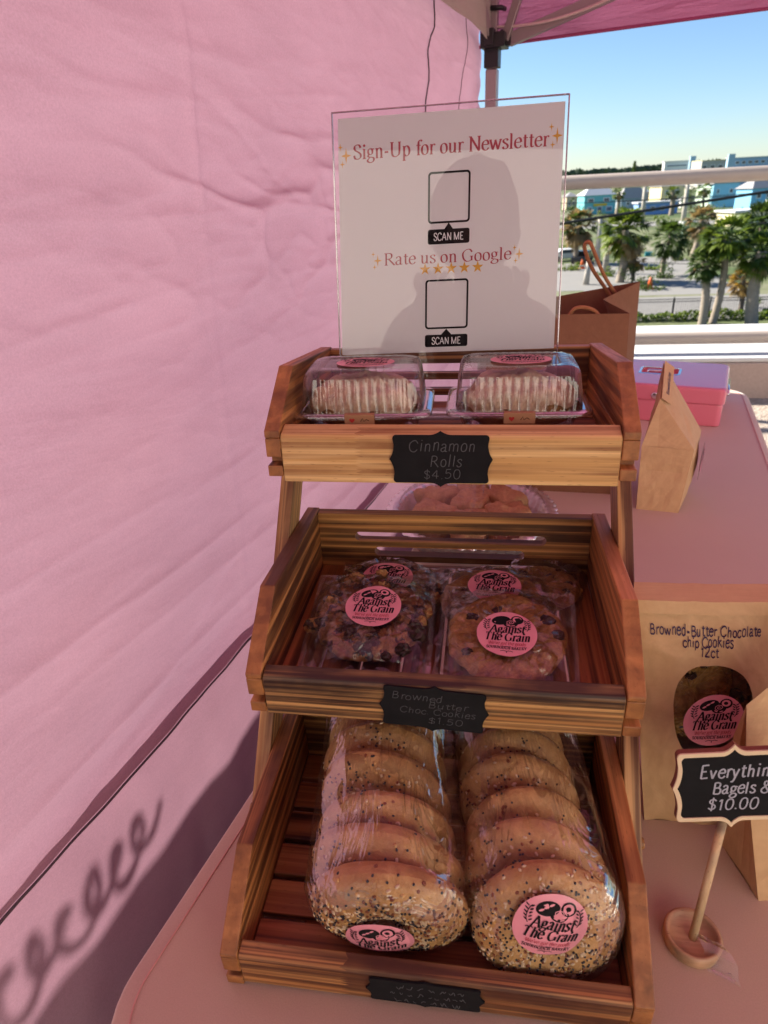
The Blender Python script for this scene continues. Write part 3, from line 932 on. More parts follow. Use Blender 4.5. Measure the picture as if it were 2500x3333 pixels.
def seam(pts, w_, nm='seam_cord'):
    pts = smooth_path(pts, 8)
    b = MB()
    b.tube([T(s, -0.028 + wdisp(s, z) + 0.004, z) for s, z in pts], w_, 6)
    b.xf(WB).build(nm, SEAM_SHADE, wall, True)
seam([(0.405, 1.0), (0.414, 0.893), (0.452, 0.855), (0.476, 0.826), (0.473, 0.783), (0.49, 0.75), (0.503, 0.724), (0.51, 0.66), (0.52, 0.55)], 0.0018)
seam([(0.12, 0.95), (0.131, 0.889), (0.165, 0.845), (0.186, 0.813), (0.205, 0.775), (0.222, 0.745), (0.235, 0.68), (0.24, 0.6)], 0.0010)

# loops and a low block added outside the wall, unseen, to shade the cloth
def behind(s, z, dist):
    return T(s, -0.05, z) + SUN_DIR * dist
coil = thing('shadow_loops', 'added loops outside the tent, seen only as blurred loop shadows on the lower cloth', 'cord', behind(1.8, -0.165, 0.80))
cb = Matrix.Translation(-coil.location)
b = MB()
pts = []
rnd = random.Random(3)
x = 1.70
for k in range(6):
    hgt, wd_ = rnd.uniform(0.024, 0.036), rnd.uniform(0.012, 0.019)
    for q in range(14):
        a = q * 2 * math.pi / 14 + 2.6
        x += 0.0028 * rnd.uniform(.7, 1.3)
        pts.append(behind(x + wd_ * math.cos(a) - 0.010 * math.sin(a), -0.17 - 0.012 * (k % 2) + hgt * math.sin(a), 0.80 + 0.03 * math.sin(a * 0.5)))
b.tube(smooth_path([(p.x, p.y) for p in pts], 2) and pts, [0.006 + 0.005 * abs(fbm(i * 0.13, 2, 5)) for i in range(len(pts))], 6)
b.xf(cb).build('loops', SEAM_SHADE, coil, True)
par = thing('shade_block', 'added low concrete block outside the tent wall, shading the foot of the cloth', 'shade block', T(1.3, -0.95, DZ), math.atan2(TE2.y, TE2.x))
b = MB()
b.box(-4.2, 4.2, -0.1, 0.1, 0, 0.98)
b.build('block_body', CONC, par, bevel=0.01)

# ------------------------------------------------------------------ table under a stretch cloth
TA, TBV = Vector((0.2150, 0.9766, 0)), Vector((0.9766, -0.2150, 0))
L0 = Vector((-0.2425, 0, 0))
def rr_outline(a0, a1, b0, b1, r, n=10):
    out = []
    for ca, cb_, st in ((a1 - r, b1 - r, 0), (a0 + r, b1 - r, 1), (a0 + r, b0 + r, 2), (a1 - r, b0 + r, 3)):
        for i in range(n + 1):
            t = (st + i / n) * math.pi / 2
            out.append((ca + r * math.cos(t), cb_ + r * math.sin(t)))
    return out
tc = thing('tablecloth', 'dusty pink stretch tablecloth fitted over the long folding table', 'tablecloth', L0 + Vector((0, 0, DZ)))
tcb = Matrix.Translation(-tc.location)
def tp(a, b_, z):
    p = L0 + TA * a + TBV * b_
    return Vector((p.x, p.y, z))
b = MB()
rs = []
for ins, z in ((0.24, 0), (0.08, 0), (0.02, 0), (0.004, -0.0008), (0.0, -0.005), (-0.001, -0.03), (0.004, -0.2), (0.012, DZ + 0.003)):
    r_ = max(0.02, 0.085 - ins)
    o_ = rr_outline(-0.085 + ins, 1.865 - ins, ins, 0.627 - ins, r_)
    rs.append([tp(a, q, z + (0.0 if ins < 0.02 else 0.0)) for a, q in o_])
b.rings(rs[::-1])
b.xf(tcb).build('cloth', TCLOTH, tc, True)
b = MB()
o_ = rr_outline(-0.085 + 0.016, 1.865 - 0.016, 0.016, 0.627 - 0.016, 0.069, 14)
P_ = [tp(a, q, 0.0005) for a, q in o_]
path = []
for i in range(len(P_)):
    A, B_ = P_[i], P_[(i + 1) % len(P_)]
    n_ = max(1, int((B_ - A).length / 0.02))
    path += [A.lerp(B_, k / n_) for k in range(n_)]
b.tube(path + [path[0]], 0.0007, 5)
b.xf(tcb).build('hem_stitching', TSEAM, tc, True)

# ------------------------------------------------------------------ three-tier wooden display stand
WO, TP = 0.32, 0.0139
WI = WO / 2 - TP
TIER = {
 1: dict(v=.2467, w=.3325, tl=-.035, D=.2301, hr=.0739, vb=.0635, hb=.0873, hf=.0428, hp=.0393, hfp=.0443, hpb=.0448, ft=.0165),
 2: dict(v=.1262, w=.1649, tl=.0172, D=.2327, hr=.079, vb=.0626, hb=.0879, hf=.0406, hp=.0385, hfp=.0404, hpb=.0424),
 3: dict(v=-.0026, w=.0005, tl=.0475, D=.2323, hr=.0815, vb=.0623, hb=.0857, hf=.0403, hp=.0405, hfp=.0365, hpb=.0425)}
for q in TIER.values():
    q['M'] = Matrix.Translation((0, q['v'], q['w'])) @ Matrix.Rotation(q['tl'], 4, 'X')
def TM(k, u, v, w_):
    return TIER[k]['M'] @ Vector((u, v, w_))
stand = thing('display_stand', 'three-tier stained wooden crate display stand on the pink table', 'display stand')
def half_round(cx, cz, r, right):
    return [(cx + (r if right else -r) * math.cos(t), cz + r * math.sin(t)) for t in [math.pi / 2 - math.pi * i / 8 for i in range(9)]]
def crate(k, slat_axis):
    q = TIER[k]
    root_b = MB()
    zf = 0.004
    if slat_axis == 'x':
        n, wd = 6, 0.029
        pitch = (q['D'] - 0.026) / n
        for i in range(n):
            y0 = 0.017 + i * pitch
            root_b.box(-WI + 0.0006, WI - 0.0006, y0, y0 + wd, zf, zf + 0.008)
        for x in (-0.095, 0.095):
            root_b.box(x - 0.014, x + 0.014, 0.017, q['D'] - 0.014, zf - 0.0035, zf - 0.0006)
    else:
        n = 8
        pitch = 2 * WI / n
        for i in range(n):
            x0 = -WI + i * pitch + 0.003
            root_b.box(x0 - 0.0015, x0 + pitch - 0.0045, 0.0125, q['D'] - 0.0125, zf, zf + 0.008)
        for y in (0.035, 0.17):
            root_b.box(-WI + 0.001, WI - 0.001, y, y + 0.02, zf - 0.0035, zf - 0.0006)
    cr = root_b.build('crate_floor', W_SLATX if slat_axis == 'x' else W_SLATY, stand, bevel=0.001)
    cr.matrix_local = q['M']
    # sides: an angled cheek of two glued boards with a small square notch low on the front edge
    zs = 0.036
    for sgn in (-1, 1):
        b = MB()
        a0, a1 = (-WO / 2, -WI) if sgn < 0 else (WI, WO / 2)
        lower = [(0.0, 0.0), (0.0, 0.0105), (0.013, 0.0105), (0.013, 0.0185), (0.0, 0.0185), (0.0, zs), (q['D'], zs), (q['D'], 0.0)]
        upper = [(0.0, zs + 0.0002), (0.0, q['hf']), (q['vb'], q['hb']), (q['D'], q['hr']), (q['D'], zs + 0.0002)]
        b.prism(lower, 'x', a0, a1)
        b.prism(upper, 'x', a0, a1)
        b.build('side_panel', W_SIDE[k - 1], cr, bevel=0.0011)
    # front board with a softened top
    b = MB()
    z0 = q['hp'] - q['hfp']
    b.prism([(0.0005, z0), (0.0005, q['hp'] - 0.003), (0.0022, q['hp']), (q.get('ft', 0.0125), q['hpb']), (q.get('ft', 0.0125), z0)], 'x', -WI + 0.0003, WI - 0.0003)
    b.build('front_panel', (W_FRONT1, W_FRONT2, W_FRONT3)[k - 1], cr, bevel=0.001)
    # back board with three routed slots
    b = MB()
    y0, y1 = q['D'] - 0.012, q['D'] - 0.0005
    X = WI - 0.0004
    zt_ = q['hr'] - 0.0015
    zc = zt_
    for zm, r, xl, xr in ((0.050, 0.0056, -0.106, 0.101), (0.0315, 0.0056, -0.085, 0.079), (0.0135, 0.0052, -0.10, 0.098)):
        b.box(-X, X, y0, y1, zm + r, zc)
        b.prism([(-X, zm + r)] + half_round(xl + r, zm, r, False) + [(-X, zm - r)], 'y', y0, y1)
        b.prism([(X, zm - r)] + half_round(xr - r, zm, r, True)[::-1] + [(X, zm + r)], 'y', y0, y1)
        zc = zm - r
    b.box(-X, X, y0, y1, 0.0, zc)
    me_ = b.build('back_panel', W_BACK[k - 1], cr)
    return cr
CRATES = {1: crate(1, 'x'), 2: crate(2, 'y'), 3: crate(3, 'x')}
# slanting legs outside the crates
for sgn in (-1, 1):
    b = MB()
    a0, a1 = (-0.1742, -0.1603) if sgn < 0 else (0.1603, 0.1742)
    la = math.atan2(0.287, 0.352)
    LMx = Matrix.Translation((0, 0.078, 0)) @ Matrix.Rotation(-la, 4, 'X')
    LI = LMx.inverted()
    def lp(v_, w_):
        q = LI @ Vector((0, v_, w_))
        return (q.y, q.z)
    b.prism([lp(0.078, 0.0), lp(0.365, 0.352), lp(0.392, 0.331), lp(0.121, 0.0)], 'x', a0, a1)
    for v_, w_ in ((0.345, 0.315), (0.225, 0.165), (0.125, 0.045)):
        c0 = LI @ Vector((sgn * 0.1742, v_, w_))
        b.tube([c0 - Vector((sgn * 0.006, 0, 0)), c0 + Vector((sgn * 0.003, 0, 0))], 0.005, 12, 0)
    lg = b.build('leg', W_LEG, stand, bevel=0.0012)
    lg.matrix_local = LMx

# black chalk labels stuck to the fronts
def plaque(w_, h, tip=0.07, n=6):
    """bracket-shaped label outline, centred"""
    W2, H2 = w_ / 2, h / 2
    e = h * tip
    quad = []
    for (ax, ay) in ((1, 1),):
        pts = []
        # from top peak to right peak
        pts.append((0.0, H2 + e * 1.2))
        for i in range(1, n + 1):
            t = i / n
            pts.append((W2 * 0.22 * t + 0 * t, H2 + e * 1.2 * (1 - t) ** 2.2))
        pts.append((W2 * 0.86, H2))
        for i in range(1, n + 1):
            t = i / n * math.pi / 2
            pts.append((W2 * 0.86 + W2 * 0.07 * math.sin(t), H2 - h * 0.07 * (1 - math.cos(t))))
        pts.append((W2 * 0.91, H2 * 0.62))
        for i in range(1, n + 1):
            t = i / n
            pts.append((W2 * 0.91 + W2 * 0.09 * t ** 2.2, H2 * 0.62 * (1 - t)))
    q1 = pts
    q4 = [(x, -y) for x, y in q1[::-1]][1:]
    right = q1 + q4
    left = [(-x, y) for x, y in right[::-1]][1:-1]
    return right + left
def label(k, u0, w0, wd, ht, rot=0.0, texts=(), scribble=False, lean=0.0):
    M_ = Matrix.Translation((u0, -0.0012, w0)) @ Matrix.Rotation(R(90) + lean, 4, 'X') @ Matrix.Rotation(rot, 4, 'Z')
    b = MB()
    b.prism(plaque(wd, ht), 'z', -0.0012, 0.0004)
    b.xf(TIER[k]['M'] @ M_)
    lb = b.build('price_label', BOARD, stand)
    ik = Ink()
    for tx, x, y, sz, fit, sl in texts:
        ik.text(tx, x, y, sz, 4.6, hand=1.0, serif=False, slant=sl, fit=fit)
    if scribble:
        rnd = random.Random(4)
        for r_ in range(3):
            x = -wd * rnd.uniform(0.2, 0.34)
            while x < wd * rnd.uniform(0.2, 0.34):
                y_ = 0.008 - r_ * 0.009
                pts_ = [(x + q * 0.0011, y_ + rnd.uniform(-0.0028, 0.0028)) for q in range(rnd.randint(3, 6))]
                ik.stroke(smooth_path(pts_, 3), lambda a, c: 0.0006, 0)
                x += len(pts_) * 0.0011 + rnd.uniform(0.0008, 0.003)
    ik.build('chalk_writing', CHALK, lb, TIER[k]['M'] @ M_, lift=0.0006)
    return lb
label(1, -0.0038, 0.0185, 0.089, 0.0435, 0, (('Cinnamon', 0.001, 0.0075, 0.0155, 0.058, .15), ('Rolls', 0.004, -0.006, 0.0155, 0.028, .15), ('$4.50', 0.001, -0.0175, 0.0125, 0.033, .05)))
label(2, -0.003, 0.0165, 0.089, 0.041, -0.055, (('Browned', -0.014, 0.0085, 0.0105, 0.042, .1), ('Butter', 0.011, 0.002, 0.0095, 0.033, .1), ('Choc. Cookies', 0.003, -0.0055, 0.0095, 0.062, .1), ('$1.50', 0.010, -0.0145, 0.0095, 0.029, .05)))
label(3, -0.002, 0.0225, 0.089, 0.029, 0.0, (), True, 0.0)

# ------------------------------------------------------------------ acrylic sign with a printed card
LEAN = 0.11
SB = Vector((-0.0075, 0.405, 0.4055))
SM = Matrix.Translation(SB) @ Matrix.Rotation(0.0, 4, 'Z') @ Matrix.Rotation(R(90) - LEAN, 4, 'X')
sign = thing('acrylic_sign', 'clear acrylic sign holder with a white newsletter card, standing in the top crate', 'sign', (SB.x, SB.y, 0.346))
gb = Matrix.Translation(-sign.location)
SA = gb @ SM                                        # local: x right, y up the card, z towards the viewer
# corners of the card (x, y) as read off the photograph's perspective
PBL, PBR, PTR, PTL = (-0.1105, 0.0), (0.1085, 0.004), (0.1065, 0.2215), (-0.1035, 0.2195)
def sheet(pts, z0, z1, m, nm, par, xm=SA, bev=0.0):
    b = MB()
    b.prism(pts, 'z', z0, z1)
    return b.xf(xm).build(nm, m, par, bevel=bev)
card = sheet([PBL, PBR, PTR, PTL], -0.0006, 0.0, PAPER, 'printed_card', sign)
ac = sheet([(-0.1135, -0.058), (0.1125, -0.055), (0.1095, 0.2265), (-0.1085, 0.2245)], 0.0014, 0.0034, ACRYL, 'acrylic_sheet', sign)
b = MB()
eo = [(-0.1135, -0.058), (0.1125, -0.055), (0.1095, 0.2265), (-0.1085, 0.2245)]
for i in (1, 2, 3):
    A, B_ = eo[i], eo[(i + 1) % 4]
    b.tube([(*A, 0.0014), (*B_, 0.0014)], 0.0008, 6)
    b.tube([(*A, 0.0034), (*B_, 0.0034)], 0.0006, 6)
b.xf(SA).build('sheet_edge', EDGE, sign)
foot = MB()
foot.box(-0.112, 0.112, -0.0595, -0.0570, 0.004, 0.05)
foot.xf(SA).build('sheet_foot', ACRYL, sign)
def cardxy(px, py):
    """unit card coordinates -> sheet plane"""
    a = [PBL[i] + (PBR[i] - PBL[i]) * px for i in (0, 1)]
    c = [PTL[i] + (PTR[i] - PTL[i]) * px for i in (0, 1)]
    return [a[i] + (c[i] - a[i]) * py for i in (0, 1)]
ik = Ink()                                          # laid out on a 1 x 1.03 card
ik.text('Sign-Up for our Newsletter', 0.503, 0.840, 0.083, 11, 4, 14, fit=0.872, mi=0)
ik.text('Rate us on Google', 0.500, 0.398, 0.076, 10, 3.4, 14, fit=0.587, mi=0)
def sparkle(x, y, r):
    ik.poly(star_pts(x, y, r, r * 0.26, 4, 90, 1.35), 1)
for x, y, sc_ in ((0.036, 0.868, 1), (0.972, 0.888, 1), (0.178, 0.429, 0.82), (0.827, 0.428, 0.82)):
    fl = -1 if x > .5 and y > .6 else 1
    sparkle(x, y - 0.012 * sc_, 0.0235 * sc_)
    sparkle(x - 0.026 * sc_, y + 0.022 * sc_, 0.0115 * sc_)
    sparkle(x - 0.018 * sc_, y - 0.045 * sc_, 0.0115 * sc_)
for i in range(5):
    ik.poly(star_pts(0.400 + 0.0605 * i, 0.372, 0.0275, 0.0105), 1)
def rr(x0, x1, y0, y1, r, n=6):
    o_ = []
    for cx, cy, s_ in ((x1 - r, y1 - r, 0), (x0 + r, y1 - r, 1), (x0 + r, y0 + r, 2), (x1 - r, y0 + r, 3)):
        o_ += [(cx + r * math.cos((s_ + i / n) * math.pi / 2), cy + r * math.sin((s_ + i / n) * math.pi / 2)) for i in range(n + 1)]
    return o_
for x0, x1, y0, y1, t0, t1 in ((0.412, 0.602, 0.562, 0.770, 0.476, 0.538), (0.402, 0.602, 0.106, 0.326, 0.024, 0.080)):
    o_, i_ = rr(x0, x1, y0, y1, 0.016), rr(x0 + 0.0085, x1 - 0.0085, y0 + 0.0085, y1 - 0.0085, 0.009)
    n_ = len(o_)
    ik.z += 1e-5
    ik.mb.add([(*p, ik.z) for p in o_ + i_], [(i, (i + 1) % n_, n_ + (i + 1) % n_, n_ + i) for i in range(n_)], 2)
    ik.poly(rr(x0, x1, t0, t1, 0.009), 2)
    ik.poly([(x0 + 0.075, t1 - 0.001), (x1 - 0.075, t1 - 0.001), ((x0 + x1) / 2, t1 + 0.026)], 2)
    ik.z += 2e-4
    ik.text('SCAN ME', (x0 + x1) / 2, (t0 + t1) / 2 - 0.0155, 0.047, 10, 8, 40, serif=False, fit=0.138, mi=3)
def oncard(p):
    x, y = cardxy(p.x, p.y)
    return SA @ Vector((x, y, 0.0002 + p.z * 0.3))
ik.build('printed_text', [REDINK, GOLD, INK, WHITEINK], card, None, oncard)

# ------------------------------------------------------------------ cinnamon rolls in clear clamshells
def superell(a, rx, ry, e=5.0):
    c, s = math.cos(a), math.sin(a)
    k = (abs(c) ** e + abs(s) ** e) ** (-1 / e)
    return rx * k * c, ry * k * s
def loft(prof, n, rib=0.0, nr=60, top=True, bottom=False, e=6.0, mi=0, mb=None):
    """rounded-rectangle rings: prof = [(rx, ry, z, rib)]"""
    b = mb or MB()
    rs = []
    for rx, ry, z, rb in prof:
        ring = []
        for i in range(n):
            a = 2 * math.pi * i / n
            x, y = superell(a, rx, ry, e)
            ph = (x * nr if abs(abs(y) - ry) < abs(abs(x) - rx) else y * nr)
            k = rb * (abs(math.sin(ph * math.pi)) - 0.5)
            d = math.hypot(x, y)
            ring.append((x * (1 + k / d), y * (1 + k / d), z))
        rs.append(ring)
    b.rings(rs, mi, False)
    if top:
        b.add(rs[-1], [list(range(n))], mi)
    if bottom:
        b.add(rs[0], [list(range(n))[::-1]], mi)
    return b
def clamshell(name_lbl, c, rz, seed):
    z0 = TM(1, 0, c.y - .2467, 0.0135).z
    t = thing('clamshell_box', name_lbl, 'food box', (c.x, c.y, z0), rz, 'clear clamshell boxes of cinnamon rolls')
    hz = 0.0315
    b = loft([(0.058, 0.041, hz + 0.0005, 0.0), (0.0575, 0.0405, hz + 0.003, 0.0018), (0.056, 0.039, hz + 0.018, 0.0018), (0.054, 0.037, hz + 0.032, 0.0018), (0.0515, 0.0345, hz + 0.0365, 0.0018), (0.046, 0.030, hz + 0.0385, 0.0016), (0.038, 0.022, hz + 0.0388, 0.0), (0.036, 0.020, hz + 0.0380, 0)], 420, 0.002, 125, e=9.0)
    lid = b.build('lid', PET, t, True, fix=False)
    b = loft([(0.058, 0.041, hz + 0.0008, 0), (0.0655, 0.0465, hz + 0.0010, 0), (0.0670, 0.0480, hz - 0.001, 0), (0.0670, 0.0480, hz - 0.0032, 0)], 120, top=False, e=9)
    b.build('lid_flange', PET, t, True, fix=False)
    b = loft([(0.046, 0.030, 0.0, 0), (0.0485, 0.033, 0.002, 0.001), (0.056, 0.039, hz - 0.004, 0.001), (0.058, 0.041, hz - 0.0015, 0), (0.0662, 0.0472, hz - 0.0012, 0), (0.0665, 0.0475, hz - 0.004, 0)], 260, 0.0015, 110, top=False, bottom=True)
    b.build('base_tray', PET, t, True, fix=False)
    ang = 0.0
    add_sticker(t, Matrix.Translation((0.002, -0.002, hz + 0.0394)) @ Matrix.Diagonal((1.35, 0.85, 1, 1)), 0.021)
    b = MB()
    b.box(-0.014, 0.014, -0.0489, -0.0483, hz - 0.008, hz + 0.0012)
    b.box(-0.014, 0.014, -0.0489, -0.043, hz + 0.0012, hz + 0.0018)
    sl_ = b.build('paper_seal', SEAL, t)
    ik = Ink()
    hp = []
    for i in range(24):
        a = 2 * math.pi * i / 24
        hp.append((-0.007 + 0.00016 * 16 * math.sin(a) ** 3, -0.003 + 0.00016 * (13 * math.cos(a) - 5 * math.cos(2 * a) - 2 * math.cos(3 * a) - math.cos(4 * a))))
    ik.poly(hp)
    ik.stroke([(0.001, -0.004), (0.003, -0.001), (0.004, -0.004), (0.0065, -0.002), (0.009, -0.0035)], lambda a, c_: 0.0006, 1)
    ik.build('seal_print', [HEART, INK], sl_, basis((0, -0.0489, hz - 0.0005), (1, 0, 0), (0, 0, 1)))
    # the roll itself
    r = thing('cinnamon_roll', name_lbl.replace('clear clamshell box', 'iced cinnamon roll inside the clear box'), 'cinnamon roll', (c.x, c.y, z0 + 0.0015), rz, 'iced cinnamon rolls in boxes')
    b = MB()
    def rollshape(d):
        return 1 + 0.10 * fbm(d.x * 1.6 + seed, d.y * 1.6, d.z * 1.6 + seed) + 0.035 * fbm(d.x * 5, d.y * 5 + seed, d.z * 5) 
    b.ball((0, 0, 0.026), (0.0520, 0.0365, 0.0265), 0, 56, 32, rollshape)
    b.build('dough', ROLLBROWN, r, True)
    b = MB()
    rs = []
    nn = 90
    for j in range(15):
        v_ = j / 14
        ring = []
        for i in range(nn):
            a = 2 * math.pi * i / nn
            edge = 1 + 0.06 * math.sin(a * 7 + seed) * v_ + 0.16 * fbm(math.cos(a) * 2, math.sin(a) * 2, seed)
            ph = v_ * 1.50 * edge
            dx, dy = math.sin(ph) * math.cos(a), math.sin(ph) * math.sin(a)
            sw = 0.0022 * math.sin(v_ * 13 + a) * (1 - v_) + 0.0030 * fbm(dx * 2.5 + seed, dy * 2.5, 1)
            d = Vector((dx, dy, math.cos(ph)))
            k = rollshape(d) * 1.04
            ring.append((dx * 0.0535 * k, dy * 0.0378 * k, 0.026 + math.cos(ph) * (0.0305 * k) + sw))
        rs.append(ring)
    b.rings(rs[::-1], 0, False)
    b.build('icing', FROST, r, True)
    return t
clamshell('clear clamshell box on the left of the top crate', Vector((-0.0835, 0.341, 0)), 0.035, 1.0)
clamshell('clear clamshell box on the right of the top crate', Vector((0.0635, 0.347, 0)), 0.015, 5.0)

# ------------------------------------------------------------------ cookies in cellophane on the middle tier
def cookie_mesh(seed, rad, thick, rough, mat, chips, name='cookie'):
    b = MB()
    nu, nv = 96, 30
    rs = []
    for j in range(nv + 1):
        t = j / nv
        ring = []
        for i in range(nu):
            a = 2 * math.pi * i / nu
            ph = math.pi * (0.004 + 0.992 * t)
            rr_ = (math.sin(ph)) ** 0.42
            zz = -math.cos(ph)
            x, y = math.cos(a) * rr_, math.sin(a) * rr_
            e = 1 + 0.05 * fbm(math.cos(a) * 1.5 + seed, math.sin(a) * 1.5, 2) + 0.03 * rough * fbm(x * 5 + seed, y * 5, zz)
            h = 1 + 0.16 * (1 - 3 * abs(fbm(x * 7 + seed, y * 7, 2))) + 0.10 * fbm(x * 14, y * 14 + seed, 5) + 0.30 * rough * fbm(x * 2.6 + seed, y * 2.6, 4) + 0.26 * rough * (1 - 2 * abs(fbm(x * 4.5, y * 4.5 + seed, 8)))
            ring.append((x * rad * e, y * rad * e, zz * thick * (h if zz > 0 else 0.8)))
        rs.append(ring)
    b.rings(rs)
    rnd = random.Random(int(seed * 10))
    for _ in range(chips):
        a, r_ = rnd.uniform(0, 6.28), rad * 0.86 * math.sqrt(rnd.random())
        s_ = rnd.uniform(0.003, 0.0075)
        o_ = rnd.uniform(0, 9)
        b.ball((r_ * math.cos(a), r_ * math.sin(a), thick * 0.85), (s_, s_ * rnd.uniform(.6, 1), s_ * 0.55), 1, 9, 6, lambda d: 1 + 0.35 * fbm(d.x * 2 + o_, d.y * 2, d.z * 2))
    if rough > 1.2:
        for _ in range(42):
            a, r_ = rnd.uniform(0, 6.28), rad * rnd.uniform(0.55, 1.06)
            s_ = rnd.uniform(0.004, 0.0095)
            o_ = rnd.uniform(0, 9)
            b.ball((r_ * math.cos(a), r_ * math.sin(a), thick * rnd.uniform(0.2, 0.9)), (s_, s_ * rnd.uniform(.7, 1), s_ * 0.8), rnd.choice((0, 0, 0, 1)), 12, 8, lambda d: 1 + 0.5 * fbm(d.x * 2 + o_, d.y * 2, d.z * 2))
    return b.mesh(name, [mat, CHIP, COOKIE])
def cello(hw, hd, top, seed, rad):
    """flat crinkled bag around a cookie: faceted upper film drapes over it, lower film lies flat"""
    b = MB()
    rnd = random.Random(int(seed * 7))
    n_ = 26
    P = {}
    for j in range(n_ + 1):
        for i in range(n_ + 1):
            e_ = 0 if (i in (0, n_) or j in (0, n_)) else 0.38
            u, v = (i + rnd.uniform(-e_, e_)) / n_, (j + rnd.uniform(-e_, e_)) / n_
            x, y = (u - 0.5) * 2, (v - 0.5) * 2
            r_ = math.hypot(x * hw, y * hd) / rad
            h = top * max(0, 1 - max(0, r_ - 0.86) ** 1.2 * 2.2)
            ex = min(1 - abs(x), 1 - abs(y))
            h = max(0.0006, h * min(1, 7 * ex))
            cr = 0.0030 * ridged(fbm(x * 2.2 + seed, y * 2.2, 1, 2), 1.5) * min(1, 5 * ex) + 0.0007 * rnd.random() * min(1, 9 * ex + .2)
            lift = 0.0060 * max(0, fbm(x * 1.8 + seed, y * 1.8, 5)) * max(abs(x), abs(y)) ** 4
            P[i, j] = (x * hw * (1 + 0.02 * fbm(y * 2 + seed, 1)), y * hd * (1 + 0.02 * fbm(x * 2, seed)), h + cr + lift)
    ids = {k: q for q, k in enumerate(P)}
    fs, ms = [], []
    for j in range(n_):
        for i in range(n_):
            q = [ids[i, j], ids[i + 1, j], ids[i + 1, j + 1], ids[i, j + 1]]
            tri = ((q[0], q[1], q[2]), (q[0], q[2], q[3])) if rnd.random() < .5 else ((q[0], q[1], q[3]), (q[1], q[2], q[3]))
            fs += tri
            ms += [1 if (j == 0 or j == n_ - 1 or i == 0 or i == n_ - 1) else 0] * 2
    b.add(list(P.values()), fs)
    b.m = ms
    b.grid(14, 14, lambda u, v: ((u - 0.5) * 2 * hw, (v - 0.5) * 2 * hd, 0.0002 + 0.0025 * max(0, fbm(u * 3 + seed, v * 3)) * max(abs(u - .5) * 2, abs(v - .5) * 2) ** 4))
    return b
def cookie_bag(lbl, clbl, c, rz, tx, ty, seed, dark, spos, hw=0.056, hd=0.066):
    """c = centre of the bag's underside; tx, ty = tilts"""
    z = c[2]
    Mx = Matrix.Translation(c) @ Matrix.Rotation(rz, 4, 'Z') @ Matrix.Rotation(tx, 4, 'X') @ Matrix.Rotation(ty, 4, 'Y')
    t = thing('cookie_bag', lbl, 'cookie bag', group='bagged cookies in the middle crate')
    t.matrix_world = Mx
    th = 0.0062 if not dark else 0.0082
    cello(hw, hd, 2 * th + 0.003, seed, 0.052).build('cellophane', [FILM, FILM_EDGE], t, False, fix=False)
    def onto(p):
        return Vector((p.x, p.y, 2 * th + 0.0068 + 0.0012 * fbm(p.x * 30 + seed, p.y * 30, 1) + p.z))
    if spos:
        add_sticker(t, Matrix.Translation((spos[0], spos[1], 0)) @ Matrix.Rotation(spos[2], 4, 'Z'), 0.0262, onto)
    k = tag(link('cookie', cookie_mesh(seed, 0.0525 if spos else 0.040, th, 1.5 if dark else 1.15, COOKIE_DK if dark else COOKIE, 16 if dark else 9)), clbl, 'cookie', 'cookies in the middle crate')
    k.matrix_world = Mx @ Matrix.Translation((0, -0.002 if dark else 0.0, th * 0.85 + 0.0006))
    return t
fz = lambda v_: TM(2, 0, v_ - .1262, 0.0125).z
cookie_bag('cellophane bag at the front left of the middle crate', 'dark crumbly chocolate cookie at the front left', (-0.0700, 0.224, fz(.224) + 0.0125), 0.03, 0.17, 0.0, 3.1, True, (0.004, 0.000, -0.02), 0.060, 0.066)
cookie_bag('cellophane bag at the front right of the middle crate', 'golden brown cookie at the front right', (0.0570, 0.207, fz(.207) + 0.0120), -0.05, 0.19, 0.0, 6.7, False, (0.000, -0.008, 0.02), 0.062, 0.066)
cookie_bag('cellophane bag tucked behind the dark crumbly cookie', 'dark cookie half hidden behind the crumbly one', (-0.064, 0.279, fz(.279) + 0.0015), -0.03, 0.06, 0.0, 9.2, True, (0.002, 0.008, -0.05), 0.055, 0.060)
cookie_bag('cellophane bag leaning behind the front right cookie', 'golden cookie half hidden behind the front right one', (0.046, 0.266, fz(.266) + 0.007), -0.04, 0.06, 0.0, 12.4, False, (0.000, 0.010, -0.02), 0.060, 0.062)
cookie_bag('cellophane bag furthest right and back of the middle crate', 'golden cookie furthest back in the right corner', (0.094, 0.303, fz(.303) + 0.001), -0.25, 0.0, 0.0, 15.5, False, None, 0.042, 0.050)

